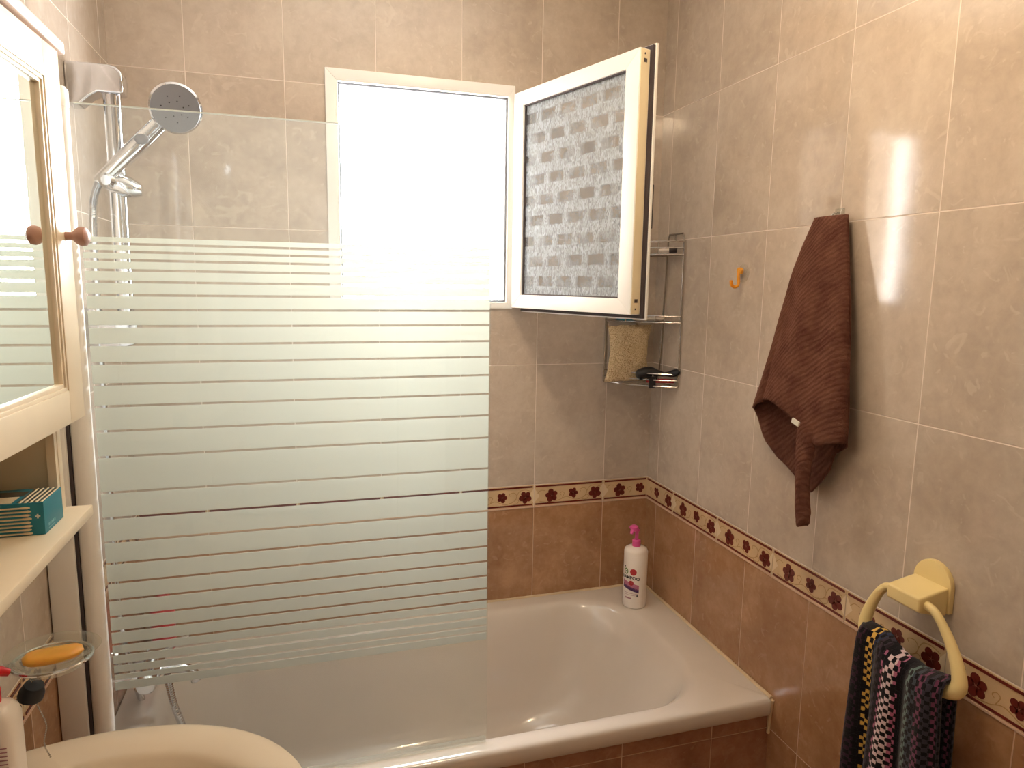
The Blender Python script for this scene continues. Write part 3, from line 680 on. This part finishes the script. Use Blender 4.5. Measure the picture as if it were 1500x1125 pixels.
for k in range(7):
    a = k/6; L.append([Vector((-.075+.056*cos(q)*(1-.9*abs(2*a-1)**3)*1.0, -.1+.035*sin(q)*(1-.9*abs(2*a-1)**3), .5495+.012*a+.002*cos(q*3))) for q in [2*pi*j/24 for j in range(24)]])
b.loft(L); tag(b.build('soap_wrapper', m_greysoap), 'flat pale crumpled wrapper lying on the middle shelf tier', 'wrapper')
tag(MB().box(-.155, -.088, -.062, -.022, .5485, .572).build('blue_sponge', m_bluebox, bevel=.006, seg=3), 'light blue sponge on the middle shelf tier below the sash', 'sponge')

# ------------------------------------------------------------------ things on the right wall
sh_ = thing('suction_hook', 'clear suction cup with an amber plastic hook on beige tiles', 'hook', (0, -.483, .694))
MB().lathe([(.0245, .0005), (.0245, .0015), (.018, .005), (.008, .008), (.006, .013)], (0, -.483, .697), (-1, 0, 0), 30, cap=(False, True)).build('suction_cup', m_clear, sh_)
t = NT('amber_plastic'); t.set(Base_Color=srgb(226,150,44), Roughness=.25); t.p.inputs['Subsurface Weight'].default_value = .2; t.p.inputs['Subsurface Scale'].default_value = .01; m_amber = t.mat
b = MB(); b.lathe([(.0085, .008), (.0095, .011), (.0095, .017), (.006, .019)], (0, -.484, .703), (-1, 0, 0), 20)
b.tube(spline([(-.016, -.484, .706), (-.018, -.485, .69), (-.017, -.486, .674), (-.020, -.487, .664), (-.030, -.488, .660), (-.040, -.489, .666), (-.043, -.490, .678)], 6), [.0042]*36+[.003], 12)
b.build('hook_arm', m_amber, sh_)
hk = thing('towel_hook', 'small chrome adhesive hook holding up the brown towel', 'hook', (0, -.82, .815))
MB().box(-.004, -.0005, -.833, -.806, .808, .834).build('hook_plate', m_clear, hk, bevel=.0015)
MB().tube(spline([(-.004, -.82, .824), (-.018, -.82, .822), (-.026, -.82, .812), (-.024, -.82, .803)], 5), .0022, 8).build('hook_arm', m_chrome, hk)

def terry(name, col, dark, sc_=700):
    t = NT(name); v = t.obj()
    n1 = t.noise(v, sc_, 2, .7); n2 = t.noise(v, 22, 3, .6)
    w = t.node('ShaderNodeTexWave', wave_type='BANDS', bands_direction='DIAGONAL'); t.put(w.inputs[0], v); w.inputs['Scale'].default_value = 42; w.inputs['Distortion'].default_value = 3; w.inputs['Detail Scale'].default_value = 3
    c = t.mix(t.ramp(n2, [(.35, (0,0,0,1)), (.65, (1,1,1,1))]), dark, col)
    t.set(Base_Color=t.mix(t.m('MULTIPLY', w.outputs[1], .3), c, dark), Roughness=.95); t.p.inputs['Sheen Weight'].default_value = .35; t.p.inputs['Sheen Roughness'].default_value = .4
    t.p.inputs['Sheen Tint'].default_value = srgb(190,130,110); t.p.inputs['Specular IOR Level'].default_value = .15
    t.bump(t.m('ADD', t.m('MULTIPLY', n1, .0022), t.m('MULTIPLY', w.outputs[1], .0012)), 1); return t.mat
m_brown = terry('brown_terry', srgb(112,74,60), srgb(84,50,40))
# brown towel: one folded cloth, thrown over the hook, front fold bulging from the wall, back fold hanging lower
def interp(tab, z):
    if z >= tab[0][0]: return tab[0][1]
    for (a, va), (b_, vb_) in zip(tab[:-1], tab[1:]):
        if z >= b_: f_ = (a-z)/(a-b_); f_ = f_; return va+(vb_-va)*f_
    return tab[-1][1]
ZT = .816
Lt = [(.82, -.768), (.756, -.741), (.678, -.714), (.597, -.694), (.514, -.675), (.426, -.653), (.358, -.632), (.1, -.626)]
Rt = [(.82, -.862), (.72, -.886), (.622, -.909), (.523, -.924), (.41, -.940), (.33, -.948), (.1, -.950)]
Dp = [(.82, .020), (.70, .042), (.55, .060), (.42, .075), (.30, .085), (.2, .06)]
tw = MB(); NS, NZ = 72, 60; grid = []
for i in range(NS+1):
    s = i/NS*2                      # 0..1 front from the right edge to the left, 1..2 back from left to right
    if s <= 1:
        k = s
        T_ = [(0, .338), (.07, .334), (.17, .322), (.28, .350), (.42, .370), (.57, .392), (.69, .398), (.80, .392), (.90, .378), (1.0, .355)]
    else:
        k = 2-s; T_ = [(0, .332), (.06, .322), (.18, .300), (.22, .262), (.30, .226), (.39, .193), (.56, .212), (.66, .226), (.78, .245), (.90, .282), (1.0, .355)]
    for (a, va), (b_, vb_) in zip(T_[:-1], T_[1:]):
        if a <= k <= b_+1e-9: ze = va+(vb_-va)*(k-a)/(b_-a); break
    col = []
    for j in range(NZ+1):
        t_ = j/NZ; z = ZT-(ZT-ze)*t_
        yl, yr, dp = interp(Lt, z), interp(Rt, z), interp(Dp, z)
        if s > 1: yl, yr = interp(Lt, z), interp(Rt, z)
        y = yr+(yl-yr)*k
        prof = sin(pi*min(1, max(0, k)))**.55
        fold = .010*sin(k*9+z*5)*min(1, (ZT-z)*4)*sin(pi*k)
        nz_ = .005*noise.noise(Vector((k*4, z*9, s)))*min(1, (ZT-z)*5)
        x = -.010-dp*.5-(dp*.5*prof+fold*.7+nz_)*(1 if s <= 1 else -.75)
        if s <= 1: x += .012*math.exp(-((k-.86)/.03)**2)*max(0, min(1, (.62-z)*4))
        x = min(x, -.004)
        col.append(Vector((x, y, z)))
    grid.append(col)
base = len(tw.v); tw.v += [tuple(p) for c_ in grid for p in c_]
for i in range(NS):
    for j in range(NZ): tw.f.append((base+i*(NZ+1)+j, base+(i+1)*(NZ+1)+j, base+(i+1)*(NZ+1)+j+1, base+i*(NZ+1)+j+1)); tw.m.append(0)
# rolled corner hanging down out of the fold
L = []
cp = spline([(-.045, -.850, .42), (-.070, -.858, .36), (-.080, -.862, .31), (-.084, -.866, .245), (-.084, -.872, .180), (-.084, -.877, .158), (-.082, -.874, .142)], 6)
for i, p in enumerate(cp):
    t_ = i/(len(cp)-1); w0 = .040*(1-t_)**.7+.016+.006*sin(t_*9); d0 = .014
    L.append([p+Vector((-d0*sin(q)*(1 if sin(q) > 0 else .5)-.003*noise.noise(Vector((q, t_*8, 1))), w0*.5*cos(q)*1.0, .006*cos(q*2)*t_)) for q in [2*pi*j/20 for j in range(20)]])
tw.loft(L, cap=(False, True))
two = tw.build('brown_towel', m_brown); tag(two, 'brown terry towel hanging folded from a small hook on the right wall', 'towel')
md = two.modifiers.new('thick', 'SOLIDIFY'); md.thickness = .0045; md.offset = 0
MB().obox((-.104, -.842, .366), (-.004, 0, 0), (0, -.022, -.006), (0, -.003, .010)).build('care_tag', m_paper, two)

tr_ = thing('towel_ring', 'cream yellow plastic towel ring on the right wall', 'towel ring', (0, -1.143, .1))
b = MB(); out = [Vector((0, -1.143+.041*cos(a), .112+.044*sin(a))) for a in [pi*k/18 for k in range(19)]]+[Vector((0, -1.143-.041, .066)), Vector((0, -1.143+.041, .066))]
b.poly(out, (-.011, 0, 0)); b.build('wall_plate', m_ringp, tr_, bevel=.0025)
b = MB(); b.loft([[Vector((x, -1.143+sy*w, z)) for sy, z in ((-1, zb_), (1, zb_), (1, zt_), (-1, zt_))] for x, w, zb_, zt_ in ((-.010, .037, .062, .116), (-.035, .037, .066, .112), (-.070, .037, .074, .105), (-.078, .036, .077, .103))])
b.build('ring_block', m_ringp, tr_, bevel=.004, seg=3)
RXp = -.060
rp = spline([(RXp, -1.143, .088), (RXp, -1.108, .090), (RXp, -1.083, .080), (RXp, -1.060, .040), (RXp-.004, -1.050, -.005), (RXp-.006, -1.062, -.030), (RXp-.006, -1.10, -.042), (RXp-.006, -1.143, -.045), (RXp-.006, -1.20, -.042), (RXp-.006, -1.245, -.038), (RXp-.004, -1.262, -.015), (RXp, -1.240, .035), (RXp, -1.205, .080), (RXp, -1.178, .090)], 7, closed=True)
L = []; Np = len(rp)
for i, p in enumerate(rp):
    t_ = (rp[(i+1) % Np]-rp[i-1]).normalized(); o_ = t_.cross(Vector((1, 0, 0))).normalized()
    a = .0085+.0065*max(0, min(1, (.07-p.z)/.1)); c_ = .0075+.004*max(0, min(1, (.07-p.z)/.1))
    L.append([p+o_*a*cos(q)+Vector((c_*sin(q), 0, 0)) for q in [2*pi*j/14 for j in range(14)]])
b = MB(); b.loft(L+[L[0]], cap=(False, False)); weld(b); b.build('ring', m_ringp, tr_)
# knitted towel over the ring's bar
t = NT('dark_checked_chenille'); uvn = t.node('ShaderNodeTexCoord').outputs['UV']; sp3 = t.node('ShaderNodeSeparateXYZ'); t.put(sp3.inputs[0], uvn)
ck = t.node('ShaderNodeTexChecker'); mp = t.node('ShaderNodeMapping'); nz3 = t.node('ShaderNodeTexNoise'); t.put(nz3.inputs[0], uvn); nz3.inputs['Scale'].default_value = 45
va = t.node('ShaderNodeVectorMath', operation='MULTIPLY_ADD'); t.put(va.inputs[0], nz3.outputs[1]); va.inputs[1].default_value = (.020, .020, 0); t.put(va.inputs[2], uvn)
t.put(mp.inputs[0], va.outputs[0]); mp.inputs[3].default_value = (1, 1, 1); t.put(ck.inputs[0], mp.outputs[0]); ck.inputs['Scale'].default_value = 30
ck.inputs[1].default_value = (0,0,0,1); ck.inputs[2].default_value = (1,1,1,1)
blk = srgb(22,18,24)
cols = t.ramp(sp3.outputs[0], [(0.0000, srgb(26,20,26)), (0.0667, srgb(54,32,48)), (0.1333, srgb(24,20,26)), (0.1667, srgb(222,180,92)), (0.2333, srgb(46,54,78)), (0.3000, srgb(60,50,62)), (0.3667, srgb(40,32,40)), (0.4000, srgb(168,98,126)), (0.4333, srgb(224,202,208)), (0.5333, srgb(184,110,142)), (0.5667, srgb(22,20,26)), (0.6667, srgb(98,116,110)), (0.7333, srgb(62,66,74)), (0.8000, srgb(110,60,84)), (0.8667, srgb(56,52,62)), (0.9333, srgb(104,56,80)), (0.9667, srgb(50,46,56))], 'CONSTANT')
wn = t.node('ShaderNodeTexWhiteNoise'); fl = t.node('ShaderNodeVectorMath', operation='FLOOR'); sc2 = t.node('ShaderNodeVectorMath', operation='SCALE'); t.put(sc2.inputs[0], va.outputs[0]); sc2.inputs[3].default_value = 30; t.put(fl.inputs[0], sc2.outputs[0]); t.put(wn.inputs[0], fl.outputs[0])
f3 = t.m('MULTIPLY', ck.outputs[1], t.m('GREATER_THAN', wn.outputs[0], .12))
t.set(Base_Color=t.mix(f3, blk, cols), Roughness=.95); t.p.inputs['Specular IOR Level'].default_value = .1; t.p.inputs['Sheen Weight'].default_value = .15
t.bump(t.m('ADD', t.m('MULTIPLY', ck.outputs[1], .0016), t.m('MULTIPLY', t.noise(t.obj(), 500, 2), .0012)), 1)
m_knit = t.mat
kt = MB(); NU, NV = 96, 70; kv = []; uvs = []
BZ = -.032
for j in range(NV+1):
    v_ = j/NV; s = v_*.62-.28        # cloth length across the bar; s<0 behind, s>0 in front
    for i in range(NU+1):
        u_ = i/NU
        dn_ = min(1, abs(s)/.3)
        y0, y1 = -1.056-.002*dn_+.012*dn_, -1.250-.012*dn_
        if s < 0: y0, y1 = -1.060, -1.245
        y = y0+(y1-y0)*u_
        A_ = .014*(.35+.65*dn_)
        fold = A_*(sin(u_*2*pi*2.6+.6+.5*v_)+.35*sin(u_*2*pi*5.3+2+v_*2))
        if abs(s) < .032:
            a = s/.032*pi/2; x = -.066-.021*sin(a); z = BZ-.012+.030*cos(a)+.008*sin(u_*7+.5)-.018*u_+.010
        else:
            sg = 1 if s > 0 else -1; x = -.066-sg*.021; z = BZ-.012-(abs(s)-.032)+.008*sin(u_*7+.5)-.018*u_+.010
        x -= (fold+.010)*(1 if s > 0 else .35) if abs(s) > .01 else fold*.5
        x = min(x, -.006) if s < 0 else min(x, -.055)
        if u_ < .08: x += (.08-u_)*.25*(1 if s > 0 else 0)
        y += .006*sin(u_*11+v_*3)*dn_
        kv.append(Vector((x, y, z))); uvs.append((u_, v_*2.6))
for j in range(NV):
    for i in range(NU): kt.f.append((j*(NU+1)+i, j*(NU+1)+i+1, (j+1)*(NU+1)+i+1, (j+1)*(NU+1)+i)); kt.m.append(0)
kt.v = [tuple(p) for p in kv]
ko = kt.build('checked_hand_towel', m_knit); tag(ko, 'dark knitted hand towel with pink, white and yellow checks hanging through the cream ring', 'towel')
uvl = ko.data.uv_layers.new(name='UVMap')
for lp_ in ko.data.loops: uvl.data[lp_.index].uv = uvs[lp_.vertex_index]
md = ko.modifiers.new('thick', 'SOLIDIFY'); md.thickness = .006; md.offset = 0

# ------------------------------------------------------------------ mirror cabinet on the left wall
mc = thing('mirror_cabinet', 'cream bathroom cabinet with a mirror door and open shelf on the left wall', 'cabinet', (LX, -1.2, .30))
CY0, CY1, CF = -1.50, -.955, -1.481      # near end, far end, carcass front
b = MB(); b.box(LX+.001, CF, CY1-.016, CY1, .319, .966); b.box(LX+.001, CF, CY0, CY0+.016, .319, .966)
b.box(LX+.001, LX+.007, CY0+.016, CY1-.016, .319, .966); b.box(LX+.007, CF, CY0+.016, CY1-.016, .950, .966); b.box(LX+.007, CF-.002, CY0+.016, CY1-.016, .455, .471)
b.build('carcass', m_cab, mc, bevel=.001)
MB().box(LX+.001, -1.448, CY0-.02, CY1+.009, .303, .319).build('open_shelf', m_cab, mc, bevel=.003)
b = MB(); b.box(LX+.001, -1.443, CY0-.03, CY1+.018, .9665, .983); b.build('cornice', m_crown, mc, bevel=.003, seg=3)
b = MB(); b.box(CF-.012, CF-.001, CY1-.026, CY1-.016, .319, .456); b.build('face_strip', m_cab, mc)
# door, hinged at its near edge and standing slightly ajar
da = R(2.1); hpv = Vector((-1.4815, CY0+.004, 0)); dd = Vector((sin(da), cos(da), 0)); dnv = Vector((cos(da), -sin(da), 0)); DWd = (CY1-CY0)-.014
dz0, dz1 = .459, .963; st_ = .054; rb_ = .046
def dbox(bm, a0, a1, z0, z1, n0, n1, mi=0): bm.obox(hpv+dd*a0+zv*z0+dnv*n0, dd*(a1-a0), dnv*(n1-n0), zv*(z1-z0), mi); return bm
b = MB(); dbox(b, DWd-st_, DWd, dz0, dz1, 0, .018); dbox(b, 0, st_, dz0, dz1, 0, .018); dbox(b, st_, DWd-st_, dz0, dz0+rb_, 0, .018); dbox(b, st_, DWd-st_, dz1-rb_, dz1, 0, .018)
dr = b.build('door', m_cab, mc, bevel=.0012)
b = MB(); m0, m1, w_ = st_-.001, DWd-st_+.001, .009
for k, (o_, n1_) in enumerate(((0, .0165), (.005, .0145))):
    a0, a1, q0, q1 = st_+o_, DWd-st_-o_, dz0+rb_+o_, dz1-rb_-o_
    dbox(b, a0, a0+.005, q0, q1, .008, n1_); dbox(b, a1-.005, a1, q0, q1, .008, n1_); dbox(b, a0, a1, q0, q0+.005, .008, n1_); dbox(b, a0, a1, q1-.005, q1, .008, n1_)
b.build('mirror_bead', m_cab, dr, bevel=.001)
dbox(MB(), st_, DWd-st_, dz0+rb_, dz1-rb_, .006, .009).build('mirror', m_mirror, dr, smooth=False)
kb = hpv+dd*(DWd-.022)+zv*.716+dnv*.018
MB().lathe([(.006, 0), (.0055, .006), (.0062, .009), (.0115, .014), (.0135, .019), (.0125, .025), (.007, .029)], kb, dnv, 24).build('knob', m_knob, dr)

# cotton bud box on the open shelf
cb = thing('cotton_bud_box', 'teal box of cotton buds standing on the open cabinet shelf', 'box', (-1.53, -1.05, .319))
bx0, bx1, by0, by1, bz0, bz1 = -1.594, -1.4715, -1.072, -1.000, .3192, .3635
MB().box(bx0, bx1, by0, by1, bz0, bz1).build('carton', m_teal, cb, bevel=.0008)
b = MB()
for k in range(8):                     # printed buds on the front
    z = bz0+.003+k*.0050; x1_ = bx1-.0145-.0012*(k % 2)
    x0_ = bx0 if k not in (3, 4, 5) else bx0+.062
    b.tube([(x0_, by0-.0002, z), (x1_-.012, by0-.0002, z), (x1_-.008, by0-.0002, z), (x1_-.003, by0-.0002, z), (x1_, by0-.0002, z)], [.0012, .0012, .0016, .0018, .0008], 8)
for k in range(5):                     # and on the lid
    y0_, x_ = by0+.002, bx1-.003-k*.0062
    b.tube([(x_, y0_, bz1), (x_, y0_+.006, bz1), (x_, y0_+.010, bz1), (x_, by1-.002, bz1)], [.0011, .0017, .0011, .0011], 8)
b.build('printed_buds', m_bud, cb)
b = MB()
for k in range(5): b.box(bx1-.0072-k*.0062, bx1-.0048-k*.0062, by0+.004, by1-.002, bz1, bz1+.0003)
b.box(bx0, bx1-.034, by0+.035, by1-.014, bz1, bz1+.0004); b.build('printed_shadow', m_budk, cb)
b = MB(); b.box(bx0, bx1-.038, by0+.004, by0+.033, bz1, bz1+.0005); b.build('lid_picture', m_bud, cb)
b = MB(); zc = bz0+.026; xc = bx1-.0075
b.box(xc-.003, xc+.003, by0-.0005, by0-.0001, zc-.0009, zc+.0009); b.box(xc-.0009, xc+.0009, by0-.0005, by0-.0001, zc-.003, zc+.003)
b.build('cross_mark', m_paper, cb); b = MB()
for k, z in enumerate((bz0+.017, bz0+.0215)): b.box(bx0+.044, bx0+.05, by0-.0005, by0-.0001, z, z+.0016)
b.build('small_print', m_paper, cb)
b = MB()
for k in range(5): b.box(bx1+.0001, bx1+.0004, by0+.012+k*.0055, by0+.012+k*.0055+.004, bz0+.008, bz0+.0115)
b.box(bx1+.0001, bx1+.0004, by0+.012, by0+.036, bz0+.0045, bz0+.0052)
b.build('end_print', m_lighttxt, cb)

# ------------------------------------------------------------------ washbasin and what stands round it
wb = thing('washbasin', 'cream ceramic washbasin on the left wall in the lower left corner', 'washbasin', (-1.4, -1.175, -.25))
SZ = -.085; cyB = -1.175
def bas(a, bb, z, cx_=-1.45, back=LX+.002, n=64, p=2.15):
    L = []
    for k in range(n):
        q = 2*pi*k/n; x = cx_+a*math.copysign(abs(cos(q))**(2/p), cos(q)); y = cyB+bb*math.copysign(abs(sin(q))**(2/p), sin(q))
        L.append(Vector((max(x, back), y, z)))
    return L
lo2 = [bas(.20, .17, SZ-.20, -1.45), bas(.26, .23, SZ-.13), bas(.305, .265, SZ-.045), bas(.315, .278, SZ-.022), bas(.316, .280, SZ-.010), bas(.312, .277, SZ-.003), bas(.304, .269, SZ), bas(.285, .250, SZ-.001),
       bas(.245, .215, SZ-.006, -1.44, -1.51), bas(.235, .205, SZ-.016, -1.44, -1.50), bas(.222, .190, SZ-.05, -1.43, -1.49), bas(.18, .15, SZ-.10, -1.42, -1.48), bas(.10, .08, SZ-.135, -1.41, -1.47), bas(.02, .02, SZ-.14, -1.40, -1.42)]
b = MB(); b.loft(lo2); b.build('bowl', m_basin, wb)
MB().lathe([(.09, FZ), (.085, FZ+.05), (.07, FZ+.2), (.075, FZ+.5), (.11, SZ-.17)], (-1.48, cyB, 0), n=32, sy=.95).build('pedestal', m_basin, wb)
MB().lathe([(.020, 0), (.020, .004), (.008, .005)], (-1.40, cyB, SZ-.139)).build('drain', m_chrome, wb)
b = MB(); b.lathe([(.024, 0), (.022, .006), (.018, .012), (.018, .07), (.012, .078)], (-1.545, cyB-.06, SZ-.001)); b.tube(spline([(-1.545, cyB-.06, SZ+.05), (-1.50, cyB-.06, SZ+.075), (-1.45, cyB-.06, SZ+.06), (-1.44, cyB-.06, SZ+.045)], 5), .010, 12)
b.tube([(-1.545, cyB-.06, SZ+.075), (-1.53, cyB-.06, SZ+.10), (-1.49, cyB-.06, SZ+.115)], [.009, .007, .006], 10)
b.build('basin_tap', m_chrome, wb)

sd = thing('soap_dish', 'clear oval soap dish on a chrome wall holder above the basin', 'soap dish', (LX, -1.0, .10))
dc = Vector((-1.506, -.985, .100))
def ov(a, bb, z, n=40, lip=0):
    L = []
    for k in range(n):
        q = 2*pi*k/n; L.append(dc+Vector((a*cos(q)+lip*max(0, cos(q))**3, bb*sin(q), z)))
    return L
b = MB(); b.loft([ov(.026, .024, -.020), ov(.040, .034, -.016), ov(.048, .043, -.002), ov(.053, .049, .009), ov(.060, .055, .0115, lip=.005), ov(.060, .055, .0130, lip=.005), ov(.052, .048, .0125), ov(.045, .040, .000), ov(.036, .030, -.012), ov(.02, .018, -.016)])
b.build('dish', m_dish, sd)
b = MB(); b.tube([o_ for o_ in ov(.0515, .0465, -.002)], .0028, 8, closed=True)
b.tube([(LX+.012, -1.0, .093), (-1.575, -.995, .092), (dc.x-.047, dc.y-.004, .097)], [.008, .007, .005], 12); b.lathe([(.022, 0), (.021, .006), (.013, .011), (.012, .018)], (LX+.001, -1.0, .093), (1, 0, 0), 24)
b.build('wall_holder', m_chrome, sd)
L = []
for i in range(13):
    a = -1+2*i/12; w_ = .021*(1-abs(a)**3.5)**.5+.0006; h_ = .0085*(1-abs(a)**4)**.5+.0003
    c_ = dc+Vector((.040*a+.001, .001+.003*sin(a*2), .001+.002*a*a+.001))
    L.append([c_+Vector((.0, w_*cos(q), h_*math.copysign(abs(sin(q))**.8, sin(q)))) for q in [2*pi*j/20 for j in range(20)]])
tag(MB().loft(L).build('soap_bar', m_soap), 'worn orange yellow soap bar lying in the oval glass dish', 'soap')

pg = thing('plug_and_chain', 'black rubber plug on a thin bead chain hanging below the soap dish', 'plug', (-1.545, -.957, .02))
b = MB()
def chain(P, n_=60):
    s = spline(P, 40); Ls = [0]
    for a, c in zip(s[:-1], s[1:]): Ls.append(Ls[-1]+(c-a).length)
    k = 0; d_ = 0
    while d_ < Ls[-1]:
        while Ls[k+1] < d_: k += 1
        f_ = (d_-Ls[k])/max(1e-9, Ls[k+1]-Ls[k]); b.ball(s[k].lerp(s[k+1], f_), .0014, 5); d_ += .0033
chain([(-1.555, -.965, .088), (-1.551, -.962, .075), (-1.547, -.960, .062), (-1.545, -.958, .050)])
chain([(-1.555, -.965, .088), (-1.541, -.962, .078), (-1.536, -.960, .064), (-1.541, -.958, .054), (-1.545, -.958, .050)])
b.build('bead_chain', m_wire, pg); b = MB()
chain([(-1.545, -.955, .026), (-1.540, -.955, .005), (-1.532, -.955, -.025), (-1.537, -.955, -.055), (-1.530, -.955, -.0805)])
b.build('bead_chain', m_wire, pg)
MB().lathe([(.013, -.002), (.0175, .0), (.0175, .008), (.014, .020), (.013, .023)], (-1.549, -.956, .026), (.35, -.2, .9), 24).build('rubber_plug', m_plug, pg)

sb_ = thing('soap_dispenser', 'white pump bottle with a red pump standing on the washbasin', 'bottle', (-1.562, -1.045, SZ))
ox, oy, oz = -1.5655, -1.046, SZ-.0005
def sq(w, d, z, p=4, n=36): return [Vector((ox+w*math.copysign(abs(cos(q))**(2/p), cos(q)), oy+d*math.copysign(abs(sin(q))**(2/p), sin(q)), oz+z)) for q in [2*pi*j/n for j in range(n)]]
MB().loft([sq(0.0290, .023, 0), sq(0.0320, .026, .003), sq(0.0330, .027, .02), sq(0.0330, .027, .135), sq(0.0300, .025, .146), sq(.024, .018, .156), sq(.013, .013, .160, 2)]).build('bottle_body', m_bottle, sb_)
b = MB(); b.lathe([(.014, .158), (.0145, .178), (.010, .180)], (ox, oy, oz)); b.lathe([(.005, .178), (.005, .198)], (ox, oy, oz)); b.lathe([(.013, .196), (.015, .200), (.013, .208)], (ox, oy, oz))
b.tube([(ox, oy, oz+.203), (ox+.014, oy+.008, oz+.201), (ox+.022, oy+.012, oz+.195)], [.008, .007, .005], 10)
b.build('pump', m_red, sb_)
b = MB()
for k in range(7):
    z = .105-.006*k; L_ = [.020, .026, .014, .028, .022, .025, .012][k]
    b.box(ox+.026-L_, ox+.026, oy-.0276, oy-.0270, oz+z, oz+z+.0016)
b.tube(spline([(ox+.010, oy-.0272, oz+.05), (ox+.018, oy-.0272, oz+.042), (ox+.013, oy-.0272, oz+.03), (ox+.022, oy-.0272, oz+.022)], 6), .0007, 6)
b.build('label_print', m_rosetxt, sb_)

# ------------------------------------------------------------------ stand everything on the floor at z = 0
for o in list(bpy.data.objects):
    if o.parent is None and o not in (co, po): o.location.z += Z0
    if '_o' in o: del o['_o']
